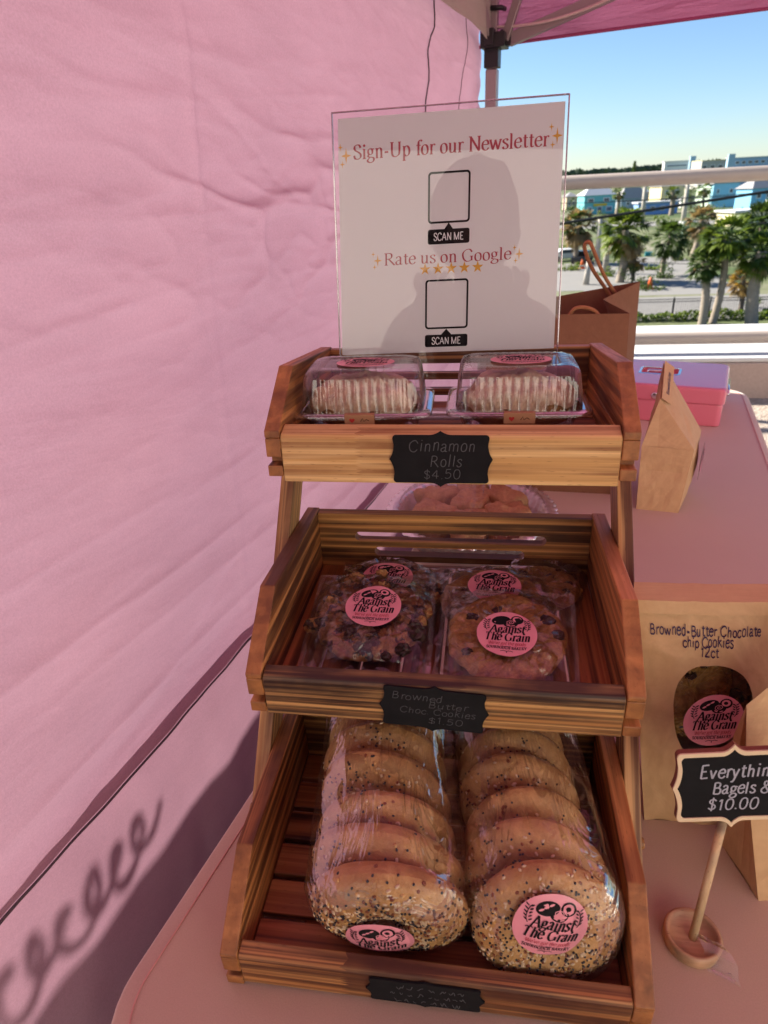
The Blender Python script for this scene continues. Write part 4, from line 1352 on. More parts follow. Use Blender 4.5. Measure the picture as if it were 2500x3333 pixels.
# ------------------------------------------------------------------ bagels in two clear bread bags on the lowest tier
def bagel_mesh(seed, heavy, up_only):
    """ring of dough, axis along y, face towards -y, with scattered seeds"""
    rnd = random.Random(seed)
    b = MB()
    Rm, rx, ry = 0.0320, 0.0270, 0.0152
    nu, nv = 72, 28
    def P(a, t, k=1.0):
        d = 1 + 0.05 * fbm(math.cos(a) * 1.2 + seed, math.sin(a) * 1.2, math.cos(t) * 0.8) + 0.02 * fbm(math.cos(a) * 4, math.sin(a) * 4 + seed, t)
        rr_ = Rm + math.cos(t) * rx * d * k
        return Vector((math.cos(a) * rr_ * 1.03, math.sin(t) * ry * d * k * (1 + 0.08 * fbm(math.cos(a) + seed, math.sin(a))), math.sin(a) * rr_ * 0.96))
    b.rings([[P(2 * math.pi * i / nu, 2 * math.pi * j / nv) for i in range(nu)] for j in range(nv)] + [[P(2 * math.pi * i / nu, 0) for i in range(nu)]], 0, False)
    cnt = {0: 190, 1: 460, 2: 1050}[heavy]
    for _ in range(cnt):
        a = rnd.uniform(0, 2 * math.pi)
        # seeds crust the face that looks forward
        t = rnd.gauss(-1.35, 0.75)
        if heavy == 2 and rnd.random() < 0.25:
            t = rnd.uniform(-2.4, 0.5)
        if math.sin(a) > 0.62 and rnd.random() < (0.75 if t > -0.9 else 0.2):
            continue
        p = P(a, t, 1.005)
        q = P(a, t, 1.06)
        nrm = (q - p).normalized()
        tx_ = nrm.orthogonal().normalized()
        tx_.rotate(Matrix.Rotation(rnd.uniform(0, 6.28), 3, nrm))
        k = rnd.random()
        if k < 0.31:
            sx, sy, sz, mi = 0.0019, 0.0011, 0.0007, 1
        elif k < 0.78:
            sx, sy, sz, mi = 0.0011, 0.0009, 0.0008, 2
        elif k < 0.91:
            sx, sy, sz, mi = rnd.uniform(.0012, .0022), rnd.uniform(.001, .0016), 0.0006, 3
        else:
            sx, sy, sz, mi = 0.0016, 0.0013, 0.0008, 4
        Mx = basis(p, tx_, nrm.cross(tx_))
        s = MB()
        s.ball((0, 0, 0), (sx * 1.12, sy * 1.12, sz * 1.2), mi, 6, 4)
        s.xf(Mx)
        b.add(s.v, s.f, mi)
    return b.mesh('bagel', [BAGEL, SESAME, POPPY, ONION, GARLIC], True)
ORD = ['front', 'second', 'third', 'fourth', 'fifth', 'rearmost']
def bagel_bag(side, spots, heavies, stick, pts, bs=1.0):
    t = thing('bagel_bag', 'clear plastic bread bag of seeded bagels on the %s of the bottom crate' % side, 'bagel bag', (spots[0][0], spots[0][1], TM(3, 0, spots[0][1], 0.0125).z), 0, 'bags of bagels in the bottom crate')
    inv = Matrix.Translation(-t.location)
    for i, (x, y, lean, yaw, dz) in enumerate(spots):
        o = link('bagel', bagel_mesh(11 * i + (3 if side == 'left' else 77), heavies[i], False))
        zf = TM(3, x, y, 0.0125).z + dz
        o.matrix_world = Matrix.Translation((x, y, zf + 0.0555 * bs)) @ Matrix.Rotation(yaw, 4, 'Z') @ Matrix.Rotation(-lean, 4, 'X') @ Matrix.Rotation(0.35 * i, 4, 'Y') @ Matrix.Diagonal((bs * (1 + 0.04 * math.sin(i * 2.3)), bs * (1 + 0.10 * math.sin(i * 1.7 + 1)), bs * (1 - 0.03 * math.sin(i * 3.1)), 1))
        extra = ', thickly crusted with seeds' if heavies[i] == 2 else ''
        tag(o, ('%s bagel of the stack in the %s bag%s' % (ORD[i], side, extra)), 'bagel', 'bagels in the %s bag' % side)
    # the film: a tube following the stack, gathered at the far end
    rs = []
    nn = 110
    for j, (x, y, z, rx, rz_, sh) in enumerate(pts):
        ring = []
        for i in range(nn):
            a = 2 * math.pi * i / nn
            ex, ez = superell(a, rx, rz_, 2.3)
            k = 1 + 0.022 * fbm(math.cos(a) * 2.2, math.sin(a) * 2.2, j * 0.16 + len(side), 3) + 0.020 * (ridged(fbm(math.cos(a) * 3.2 + 7, math.sin(a) * 3.2, j * 0.06, 2), 2) - 0.3)
            ring.append((x + ex * k, y + sh * ez * k, max(z + ez * k, TM(3, x, y, 0.0128).z)))
        rs.append(ring)
    b = MB()
    b.rings(rs, 0, False)
    b.add(rs[0], [list(range(nn))])
    b.xf(inv).build('film', FILM_BAG, t, True, fix=False)
    o_, ax, ay, rad, bend = stick
    Ms = inv @ basis(o_, ax, ay)
    Mi = Ms.inverted()
    def fn(p):
        q = Mi @ p
        return Ms @ Vector((q.x, q.y, q.z - bend[0] * q.x * q.x - bend[1] * q.y * q.y + 0.0008 * fbm(q.x * 60, q.y * 60)))
    add_sticker(t, Ms, rad, fn)
def tube_pts(c0, c1, rx0, rx1, rz0, sh):
    out = []
    for j in range(41):
        u = j / 40
        x, y = c0[0] + (c1[0] - c0[0]) * u, c0[1] + (c1[1] - c0[1]) * u
        q = min(1, u / 0.12)
        k = 0.60 + 0.40 * math.sqrt(1 - (1 - q) ** 2)
        if u > 0.9:
            k *= 1 - 3.0 * (u - 0.9)
        out.append((x, y, TM(3, x, y, 0.0125).z + 0.0570, (rx0 + (rx1 - rx0) * u) * k, rz0 * k, sh * (1 - u)))
    return out
rd_ = R
bagel_bag('left', [(-0.0315, 0.0290, -0.20, 0.03, 0), (-0.036, 0.0575, -0.15, -0.03, 0), (-0.041, 0.0850, -0.08, 0.05, 0), (-0.046, 0.1190, -0.02, -0.04, 0.001), (-0.051, 0.1500, 0.0, 0.02, 0), (-0.054, 0.1800, 0.02, 0.0, 0)],
          [2, 1, 1, 1, 1, 0], (Vector((-0.0365, 0.0085, 0.0545)), (1, 0.02, 0.10), (0.0, -0.20, 0.98), 0.0262, (7, 7)),
          tube_pts((-0.0310, 0.0105), (-0.055, 0.214), 0.0640, 0.0630, 0.0600, -0.18))
bagel_bag('right', [(0.0855, 0.0340, 0.22, 0.10, 0), (0.0815, 0.0690, 0.21, 0.05, 0), (0.0755, 0.0990, 0.18, 0.12, 0), (0.0705, 0.1310, 0.14, 0.05, 0), (0.0665, 0.1610, 0.10, 0.06, 0), (0.063, 0.1900, 0.05, 0.0, 0)],
          [2, 1, 0, 1, 0, 0], (Vector((0.0880, 0.0150, 0.0850)), (1, 0.10, -0.19), (0.10, 0.22, 0.97), 0.0272, (7, 7)),
          tube_pts((0.0865, 0.0165), (0.066, 0.216), 0.0585, 0.0585, 0.0560, 0.21), 0.91)

# ------------------------------------------------------------------ kraft bags, chalk sign, pan, cash box on the table
def quad_grid(A, B_, C_, D_, n, m, bulge=0.0, nrm=None, rough=0.0, seed=0, b=None, mi=0):
    """bilinear patch A-B (bottom) to D-C (top)"""
    A, B_, C_, D_ = map(Vector, (A, B_, C_, D_))
    nrm = nrm or (B_ - A).cross(D_ - A).normalized()
    def fn(u, v):
        p = A.lerp(B_, u).lerp(D_.lerp(C_, u), v)
        e = math.sin(math.pi * u) * math.sin(math.pi * min(1, v * 1.0))
        return p + nrm * (bulge * e + rough * fbm(u * 3 + seed, v * 4, seed) * min(1, 6 * min(u, 1 - u, v, 1 - v)))
    b = b or MB()
    b.grid(n, m, fn, mi)
    return b
# big windowed bag beside the stand
kb = thing('kraft_cookie_bag', 'upright kraft paper bag with an oval window, hand lettered for chocolate chip cookies', 'paper bag', (0.235, 0.215, 0), group='kraft bakery bags')
kbi = Matrix.Translation(-kb.location)
KBL, KBR, KTR, KTL = Vector((0.1955, 0.188, 0.0)), Vector((0.300, 0.190, 0.0)), Vector((0.2735, 0.205, 0.246)), Vector((0.1590, 0.203, 0.2445))
def kface(u, v, off=0.0):
    p = KBL.lerp(KBR, u).lerp(KTL.lerp(KTR, u), v)
    bul = 0.010 * math.sin(math.pi * min(1, max(0, u))) * math.sin(math.pi * v ** 0.8)
    return Vector((p.x, p.y - bul - off + 0.0022 * fbm(u * 3, v * 4, 3) - 0.0016 * ridged(fbm(u * 1.6 + 5, v * 2.6 + u, 9, 2), 2), p.z))
OV = (0.565, 0.548, 0.30, 0.205)                   # window in (u, v): centre and half sizes
def oval(a, k=1.0):
    c, s = math.cos(a), math.sin(a)
    e = 2.6
    q = (abs(c) ** e + abs(s) ** e) ** (-1 / e)
    return OV[0] + OV[2] * k * q * c, OV[1] + OV[3] * k * q * s
b = MB()
n = 160
inner = [kface(*oval(2 * math.pi * i / n)) for i in range(n)]
def border(i):
    a = 2 * math.pi * i / n
    u0, v0 = OV[0], OV[1]
    c, s = math.cos(a), math.sin(a)
    t = min([(1 - u0) / c if c > 1e-6 else 9, (0 - u0) / c if c < -1e-6 else 9, (1 - v0) / s if s > 1e-6 else 9, (0 - v0) / s if s < -1e-6 else 9])
    return u0 + c * t, v0 + s * t
# move the four nearest border samples onto the corners so the face stays square
bd = [border(i) for i in range(n)]
for cu, cv in ((0, 0), (1, 0), (1, 1), (0, 1)):
    i = min(range(n), key=lambda k: (bd[k][0] - cu) ** 2 + (bd[k][1] - cv) ** 2)
    bd[i] = (cu, cv)
rs = []
for st in range(33):
    f_ = st / 32
    rs.append([kface(oval(2 * math.pi * i / n)[0] * (1 - f_) + bd[i][0] * f_, oval(2 * math.pi * i / n)[1] * (1 - f_) + bd[i][1] * f_) for i in range(n)])
b.rings(rs, 0, False)
dB = Vector((0.012, 0.072, 0))
ridge = Vector((0.004, 0.016, 0.004))
quad_grid(KBL + dB, KBL, KTL, KTL + ridge, 6, 14, -0.006, None, 0.002, 2, b)
quad_grid(KBR, KBR + dB, KTR + ridge, KTR, 6, 14, -0.004, None, 0.002, 3, b)
quad_grid(KBR + dB, KBL + dB, KTL + ridge, KTR + ridge, 10, 14, 0.006, None, 0.003, 4, b)
b.add([KBL, KBR, KBR + dB, KBL + dB], [(0, 1, 2, 3)])
b.xf(kbi).build('bag', KRAFT, kb, True)
b = MB()
fo = [kface(u / 12, 1.0, 0.0) for u in range(13)]
b.rings([[p + Vector((0, -0.0035, 0.0012)) for p in fo], [p + Vector((0.0008, -0.0045, -0.007)) for p in [kface(u / 12, 0.985) for u in range(13)]]], 0, False, False)
b.rings([[p + Vector((0, -0.0035, 0.0012)) for p in fo], [p + ridge + Vector((0, 0.001, 0.002)) for p in fo]], 0, False, False)
b.xf(kbi).build('folded_top', KRAFT, kb, True)
b = MB()
b.add([kface(*oval(2 * math.pi * i / n, 1.02), -0.0012) for i in range(n)], [list(range(n))])
b.xf(kbi).build('window', PET2, kb)
ik = Ink()
def onbag(p):
    return kbi @ (kface(p.x, p.y, 0.0009 + p.z * 0.1))
for tx, x, y, fit in (('Browned-Butter Chocolate', 0.50, 0.872, 0.79), ('chip Cookies', 0.515, 0.830, 0.36), ('12ct', 0.53, 0.792, 0.135)):
    ik.text(tx, x, y, 0.060, 10.0, hand=1.1, serif=False, fit=fit, slant=0.05)
ik.build('marker_writing', PURPLE, kb, None, onbag)
sc_ = kface(0.545, 0.555, 0.006)
ux = (kface(0.8, 0.535) - kface(0.5, 0.535)).normalized()
uy = (kface(0.665, 0.65) - kface(0.665, 0.45)).normalized()
add_sticker(kb, kbi @ basis(sc_, ux, uy), 0.0262, lambda p: p)
for i, (u, v, s_, r_) in enumerate(((0.42, 0.60, 3.3, 0.3), (0.70, 0.60, 8.8, -0.5), (0.55, 0.45, 14.1, 0.9))):
    o = tag(link('cookie', cookie_mesh(s_, 0.038, 0.008, 1.0, COOKIE_DK if i == 1 else COOKIE, 14)), ('cookie pressed against the left of the bag window', 'cookie standing at the right of the bag window', 'cookie lowest in the bag window')[i], 'cookie', 'cookies in the windowed kraft bag')
    p = kface(u, v, -(0.022 + 0.014 * i))
    o.matrix_world = Matrix.Translation(p) @ Matrix.Rotation(r_ * 0.4, 4, 'Z') @ Matrix.Rotation(R(80), 4, 'X')

# second bag, half out of frame on the right
k2 = thing('kraft_bag', 'brown paper bag standing at the right edge behind the chalkboard sign', 'paper bag', (0.34, 0.15, 0), group='kraft bakery bags')
k2i = Matrix.Translation(-k2.location)
b = MB()
A0, A1 = Vector((0.2745, 0.114, 0)), Vector((0.2605, 0.166, 0))
B0, B1 = Vector((0.375, 0.128, 0)), Vector((0.365, 0.185, 0))
RT0, RT1 = Vector((0.2395, 0.143, 0.190)), Vector((0.300, 0.152, 0.268))
MID = Vector((0.2545, 0.146, 0.128))
GM = Vector((0.2685, 0.140, 0.0))
F0 = Vector((0.2430, 0.127, 0.140))
F1 = Vector((0.2465, 0.166, 0.135))
quad_grid(A0, B0, B0 + Vector((-0.02, 0.004, 0.16)), F0, 8, 8, 0.004, None, 0.002, 5, b)
quad_grid(F0, B0 + Vector((-0.02, 0.004, 0.16)), RT1, RT0, 8, 8, 0.0, None, 0.002, 6, b)
quad_grid(GM, A0, F0, MID, 4, 8, 0, None, 0.001, 7, b)
quad_grid(A1, GM, MID, F1, 4, 8, 0, None, 0.001, 8, b)
b.add([F0, RT0, MID], [(0, 1, 2)])
b.add([F1, RT0, MID], [(0, 1, 2)])
quad_grid(A1, B1, RT1, RT0, 8, 12, -0.004, None, 0.002, 9, b)
b.add([A0, B0, B1, A1], [(0, 1, 2, 3)])
quad_grid(B0, B1, RT1 + Vector((0, 0.002, 0)), RT1, 4, 8, 0, None, 0.001, 10, b)
b.xf(k2i).build('bag', KRAFT, k2, False)

# chalkboard sign on a dowel
cs_ = thing('chalkboard_sign', 'small chalkboard sign with a scalloped cream frame on a wooden dowel stand', 'table sign', (0.2090, 0.0720, 0.0))
ci = Matrix.Translation(-cs_.location)
CM = Matrix.Translation((0.2205, 0.0945, 0.1545)) @ Matrix.Rotation(0.05, 4, 'Z') @ Matrix.Rotation(R(90) - 0.10, 4, 'X') @ Matrix.Rotation(0.105, 4, 'Z')
FRAMEM = flat('cream_frame', (0.72, 0.56, 0.36), 0.55, 0.06, 60)
FRAMEE = flat('burnt_edge', (0.20, 0.06, 0.035), 0.7, 0.2, 60)
def plq2(wd, ht):
    return plaque(wd, ht, 0.085, 8)
b = MB()
b.prism(plq2(0.0860, 0.0645), 'z', -0.0042, -0.0001)
b.xf(ci @ CM).build('board_back', FRAMEE, cs_, bevel=0.0003)
b = MB()
o_, i_ = plq2(0.0856, 0.0641), plq2(0.0786, 0.0568)
nn = len(o_)
zz = 0.0
b.add([(x, y, 0.0) for x, y in o_] + [(x, y, 0.0) for x, y in i_] + [(x, y, 0.0014) for x, y in o_] + [(x, y, 0.0014) for x, y in i_],
      [(i, (i + 1) % nn, nn + (i + 1) % nn, nn + i) for i in range(nn)] + [(2 * nn + i, 2 * nn + (i + 1) % nn, 3 * nn + (i + 1) % nn, 3 * nn + i) for i in range(nn)]
      + [(i, (i + 1) % nn, 2 * nn + (i + 1) % nn, 2 * nn + i) for i in range(nn)] + [(nn + i, nn + (i + 1) % nn, 3 * nn + (i + 1) % nn, 3 * nn + i) for i in range(nn)])
b.xf(ci @ CM).build('frame', FRAMEM, cs_, bevel=0.0003)
b = MB()
b.prism(i_, 'z', 0.0001, 0.0006)
bo = b.xf(ci @ CM).build('board', BOARD, cs_)
ik = Ink()
for tx, x, y, s_, fit in (('Everything', 0.003, 0.0085, 0.0175, 0.055), ('Bagels &', 0.006, -0.0065, 0.0165, 0.042), ('$10.00', 0.0, -0.0215, 0.0155, 0.037)):
    ik.text(tx, x, y, s_, 7.5, hand=0.8, serif=False, slant=0.15, fit=fit)
ik.build('chalk_writing', CHALK2, bo, ci @ CM, lift=0.0009)
b = MB()
b.tube([(0.2093, 0.0715, 0.006), (0.2215, 0.0968, 0.128)], 0.0033, 16)
b.xf(ci).build('dowel', W_PALE, cs_, True)
b = MB()
b.lathe([(0.0205, 0.0), (0.0218, 0.0012), (0.0222, 0.006), (0.0222, 0.0105), (0.0212, 0.0122), (0.0195, 0.0124), (0.0178, 0.0108), (0.0165, 0.0078), (0.010, 0.0066), (0.0005, 0.0064)], 48, 0, (0.2090, 0.0720, 0))
b.xf(ci).build('round_base', wood('base_birch', 'x', (0.62, 0.40, 0.24), (0.55, 0.33, 0.19), (0.4, 0.2, 0.1), 0.1, 2.2, 60), cs_, True)
b = MB()
def tp_(u, v):
    a = u - 0.5
    pts = [(0.0125, -0.003, 0.0135), (0.0165, -0.010, 0.0140), (0.0195, -0.017, 0.0125), (0.0205, -0.0205, 0.005), (0.021, -0.0225, 0.0012), (0.0215, -0.027, 0.0010)]
    i = min(4, int(v * 5))
    q = Vector(pts[i]).lerp(Vector(pts[i + 1]), v * 5 - i)
    return (0.209 + q.x - 0.004 + a * 0.022, 0.072 + q.y - 0.010 * a, q.z + 0.0012 * fbm(u * 4, v * 6))
b.grid(8, 20, tp_)
b.xf(ci).build('clear_tape', TAPE, cs_, True, fix=False)

# foil pan of pastries behind the stand
pc = Vector((0.013, 0.776, 0.0))
pan = thing('foil_pan', 'round foil pan with a clear ribbed dome lid behind the wooden stand', 'foil pan', pc)
b = MB()
pl = lambda a, z: 1 + (0.016 * math.sin(a * 52 + 0.8 * math.sin(a * 9)) if 0.003 < z < 0.0465 else 0.02 * math.sin(a * 52) * (z > 0.046))
b.lathe([(0.002, 0.0012), (0.105, 0.0012), (0.112, 0.004), (0.128, 0.044), (0.131, 0.046), (0.146, 0.0475), (0.149, 0.0455), (0.1475, 0.0435), (0.132, 0.0437), (0.1285, 0.042), (0.1135, 0.001), (0.108, 0.0), (0.002, 0.0)], 512, 0, (0, 0, 0), pl)
b.build('pan', FOIL, pan, True)
b = MB()
lf = lambda a, z: 1 + (0.010 * math.sin(a * 44) if 0.05 < z < 0.068 else 0)
prof = [(0.139, 0.0482), (0.131, 0.0490), (0.128, 0.053), (0.124, 0.062), (0.118, 0.0675), (0.110, 0.0695), (0.02, 0.0712), (0.001, 0.0713)]
n = 352
b.rings([[(r_ * lf(2 * math.pi * i / n, z) * math.cos(2 * math.pi * i / n), r_ * lf(2 * math.pi * i / n, z) * math.sin(2 * math.pi * i / n), z) for i in range(n)] for r_, z in prof], 0, False)
b.build('dome_lid', PET2, pan, True, fix=False)
WHERE = ['at the back', 'at the back left', 'at the front left', 'at the front', 'at the front right', 'at the right', 'in the middle']
for i in range(7):
    a = R(90 + 60 * i)
    rr_ = 0.070 if i < 6 else 0.0
    o = MB()
    wd = 0.030
    o.ball((0, 0, 0), (0.037, 0.029, 0.0305), 0, 30, 18, lambda d: (max(abs(d.x), abs(d.y), abs(d.z)) ** -0.75) * (1 + 0.24 * fbm(d.x * 2 + i * 5, d.y * 2, d.z * 2)))
    ob = o.build('pastry', SCONE, None, True)
    ob.location = (pc.x + rr_ * math.cos(a), pc.y + rr_ * math.sin(a), 0.0365)
    ob.rotation_euler.z = a + i
    tag(ob, 'pale baked pastry piece %s of the foil pan' % WHERE[i], 'pastry', 'pastry pieces in the foil pan')

# tall shopping bag with cord handles
sb = thing('paper_shopping_bag', 'tall open brown paper shopping bag with twisted cord handles behind the sign', 'shopping bag', (0.17, 1.03, 0))
si = Matrix.Translation(-sb.location)
b = MB()
FL, FR, BR, BL = Vector((0.045, 0.965, 0)), Vector((0.295, 0.945, 0)), Vector((0.335, 1.09, 0)), Vector((0.085, 1.11, 0))
FRt, FLt = Vector((0.279, 0.945, 0.347)), Vector((0.03, 0.965, 0.345))
BRt, BLt = Vector((0.3165, 1.07, 0.383)), Vector((0.165, 1.115, 0.352))
GRt = Vector((0.243, 1.01, 0.3615))
LRt = Vector((0.07, 1.04, 0.372))
GR = Vector((0.312, 1.018, 0.10))
LG = Vector((0.075, 1.04, 0.10))
quad_grid(FL, FR, FRt, FLt, 12, 16, 0.006, None, 0.004, 1, b)
quad_grid(BR, BL, BLt, BRt, 12, 16, 0.006, None, 0.004, 2, b)
# right gusset, folded inwards towards the top
def gus(P0, P1, T0, T1, mid_t, b, seed):
    def fn(u, v):
        lo = P0.lerp(P1, u)
        hi = (T0.lerp(mid_t, u * 2) if u < 0.5 else mid_t.lerp(T1, u * 2 - 1))
        w_ = v ** 1.6
        hi2 = T0.lerp(T1, u)
        top = hi2.lerp(hi, w_)
        return lo.lerp(top, v) + Vector((0.003 * fbm(u * 2 + seed, v * 3), 0, 0)) * math.sin(math.pi * u)
    b.grid(10, 18, fn)
gus(FR, BR, FRt, BRt, GRt, b, 1)
gus(BL, FL, BLt, FLt, LRt, b, 2)
b.add([FL, FR, BR, BL], [(0, 1, 2, 3)])
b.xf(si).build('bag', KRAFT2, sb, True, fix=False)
CORD = flat('twisted_paper_cord', (0.36, 0.15, 0.06), 0.8, 0.35, 900)
def handle(pts):
    b = MB()
    b.tube(smooth3(pts), 0.0034, 8)
    b.xf(si).build('handle', CORD, sb, True)
def smooth3(pts, k=8):
    xy = smooth_path([(p[0], p[1]) for p in pts], k)
    xz = smooth_path([(p[0], p[2]) for p in pts], k)
    return [(a[0], a[1], c[1]) for a, c in zip(xy, xz)]
def hp(px, py, y):
    s_ = 1 / 0.6636
    return at(px * s_, py * s_, y)
handle([hp(1336, 690, 1.075), hp(1318, 640, 1.07), hp(1282, 585, 1.05), hp(1265, 545, 1.04), hp(1264, 527, 1.035), hp(1274, 524, 1.03), hp(1284, 545, 1.03), hp(1305, 595, 1.04), hp(1333, 640, 1.06), hp(1345, 665, 1.07)])
handle([hp(1225, 690, 0.962), hp(1240, 668, 0.962), hp(1262, 664, 0.960), hp(1285, 672, 0.958), hp(1300, 692, 0.956)])

# small kraft bag seen from its side
s2 = thing('small_kraft_bag', 'small kraft paper bag with a folded peak standing sideways before the pink cash box', 'paper bag', (0.37, 0.93, 0), group='kraft bakery bags')
s2i = Matrix.Translation(-s2.location)
b = MB()
A_, B_ = Vector((0.319, 0.882, 0)), Vector((0.3905, 0.868, 0))
dr = Vector((0.040, 0.105, 0))
C_, D_ = B_ + dr, A_ + dr
mA, mB = Vector((0.314, 0.884, 0.125)), Vector((0.401, 0.872, 0.122))
Rn, Rf = Vector((0.338, 0.898, 0.208)), Vector((0.352, 0.965, 0.256))
mM = Vector((0.342, 0.882, 0.115))
quad_grid(A_, B_, mB, mA, 8, 8, -0.003, None, 0.003, 1, b)
b.add([mA, mM, Rn], [(0, 1, 2)])
b.add([mM, mB, Rn], [(0, 1, 2)])
b.add([mA, mM, mB], [(0, 1, 2)])
quad_grid(B_, C_, mB + dr, mB, 8, 8, 0.008, None, 0.004, 2, b)
quad_grid(mB, mB + dr, Rf, Rn, 8, 8, 0.004, None, 0.004, 3, b)
quad_grid(D_, A_, mA, mA + dr, 8, 8, 0.004, None, 0.004, 4, b)
quad_grid(mA + dr, mA, Rn, Rf, 8, 8, 0.002, None, 0.004, 5, b)
quad_grid(C_, D_, mA + dr, mB + dr, 6, 6, 0, None, 0.001, 6, b)
b.add([mB + dr, mA + dr, Rf], [(0, 1, 2)])
b.add([A_, B_, C_, D_], [(0, 1, 2, 3)])
b.xf(s2i).build('bag', KRAFT, s2, False)
rd = (Rf - Rn).normalized()
fd = (mB - Rn).normalized()
FM = basis(Rn + Vector((0.0015, -0.0015, 0)), rd, -fd)
b = MB()
b.box(-0.001, (Rf - Rn).length + 0.001, -0.022, 0.002, 0.002, 0.0032)
b.xf(s2i @ FM).build('folded_top', KRAFT, s2, bevel=0.0005)
ik = Ink()
ik.text('Browned-Butter', 0.040, -0.014, 0.010, 9, hand=0.8, serif=False, fit=0.05)
ik.build('marker_writing', PURPLE, s2, s2i @ FM @ Matrix.Translation((0, 0, 0.0036)))
b = MB()
wm = basis(mB + dr * 0.5 + Vector((0.008, -0.003, -0.040)), dr, (0, 0, 1))
b.add([(0.036 * math.cos(2 * math.pi * i / 32), 0.036 * math.sin(2 * math.pi * i / 32), 0.003) for i in range(32)], [list(range(32))])
b.xf(s2i @ wm).build('window', flat('glossy_window', (0.30, 0.18, 0.12), 0.12), s2)
add_sticker(s2, s2i @ wm @ Matrix.Translation((0, 0.004, 0.0045)), 0.026, lambda p: p)

# pink cash box
cyaw = -0.315
cbx = thing('cash_box', 'pink enamelled metal cash box with a recessed silver handle on its lid', 'cash box', (0.600, 1.345, 0), cyaw)
def rbox(x0, x1, y0, y1, z0, z1, r, m, nm, par, bev):
    b = MB()
    b.prism(rr(x0, x1, y0, y1, r, 6), 'z', z0, z1)
    return b.build(nm, m, par, False, bev, True, 4)
rbox(-0.30, 0.0, 0.0, 0.255, 0.0, 0.056, 0.014, PINKBOX, 'box_body', cbx, 0.004)
b = MB()
# lid with a square recess for the handle
o_ = rr(-0.303, 0.003, -0.003, 0.258, 0.016, 6)
hx0, hx1, hy0, hy1 = -0.205, -0.115, 0.105, 0.165
hole = rr(hx0, hx1, hy0, hy1, 0.008, 6)
nn = len(o_)
rs = [[(x, y, 0.0575) for x, y in o_], [(x, y, 0.088) for x, y in o_], [(x * 0.985 - 0.0022, 0.1275 + (y - 0.1275) * 0.985, 0.0935) for x, y in o_],
      [(-0.15 + (x + 0.15) * 0.95, 0.1275 + (y - 0.1275) * 0.94, 0.0955) for x, y in o_], [(x, y, 0.0957) for x, y in hole], [(x, y, 0.086) for x, y in hole]]
b.rings(rs, 0, False)
b.add(rs[0], [list(range(nn))])
b.add(rs[-1], [list(range(nn))])
lid = b.build('lid', PINKBOX, cbx, False, 0.0012)
b = MB()
hz_ = 0.0945
b.tube([(-0.19, 0.13, 0.088), (-0.19, 0.13, hz_), (-0.19, 0.142, hz_), (-0.13, 0.142, hz_), (-0.13, 0.13, hz_), (-0.13, 0.13, 0.088)], 0.0032, 8)
b.build('handle', CHROME, lid, True)
b = MB()
o2 = rr(hx0 - 0.006, hx1 + 0.006, hy0 - 0.006, hy1 + 0.006, 0.010, 6)
b.rings([[(x, y, 0.0959) for x, y in o2], [(x, y, 0.0966) for x, y in hole]], 0, False)
b.build('handle_frame', CHROME, lid)
b = MB()
b.lathe([(0.0001, 0.0), (0.009, 0.0), (0.009, 0.002), (0.006, 0.003), (0.0001, 0.003)], 20)
b.xf(Matrix.Translation((-0.155, -0.0035, 0.068)) @ Matrix.Rotation(R(90), 4, 'X'))
b.build('lock', CHROME, lid, True)
b = MB()
b.tube([(0.006, 0.05, 0.07), (0.006, 0.19, 0.07)], 0.004, 8)
b.build('hinge_clip', CHROME, cbx, True)

# ------------------------------------------------------------------ the town beyond the rail
def c2(x, y, Y):
    return at(1780 + x / 2.304, 450 + y / 2.304, Y)
def gp(x, Y):
    """ground point under photo column x at depth Y"""
    p = c2(x, 900, Y)
    # follow the column down to the ground: intersect the column's plane with z = GZ at depth Y
    for _ in range(8):
        lo, hi = c2(x, 0, Y), c2(x, 3000, Y)
        f_ = (GZ - lo.z) / (hi.z - lo.z)
        p = lo.lerp(hi, f_)
    return p
def leaf(name, col):
    t = NT(name)
    n = t.noise(t.coord(), 0.9, 3)
    c = t.mix(n, [x * 0.6 for x in col], [x * 1.4 for x in col])
    tl = t.n('ShaderNodeBsdfTranslucent')
    t.l(t.mix(0.5, c, (min(1, col[0] * 1.6), min(1, col[1] * 1.5), col[2])), tl.inputs[0])
    m = t.n('ShaderNodeMixShader', i_0=0.42)
    t.l(t.pbr(c, 0.45), m.inputs[1])
    t.l(tl.outputs[0], m.inputs[2])
    return t.done(m.outputs[0])
GREENS = [leaf('palm_green', (0.145, 0.20, 0.022)), leaf('dark_palm_green', (0.055, 0.095, 0.016)), leaf('dry_frond', (0.27, 0.19, 0.085)), leaf('yellowing_frond', (0.34, 0.21, 0.03))]
TRUNK = flat('palm_trunk', (0.27, 0.22, 0.17), 0.9, 0.35, 5, 0.5)
TRUNKD = flat('dark_trunk', (0.12, 0.095, 0.075), 0.9, 0.35, 5, 0.5)
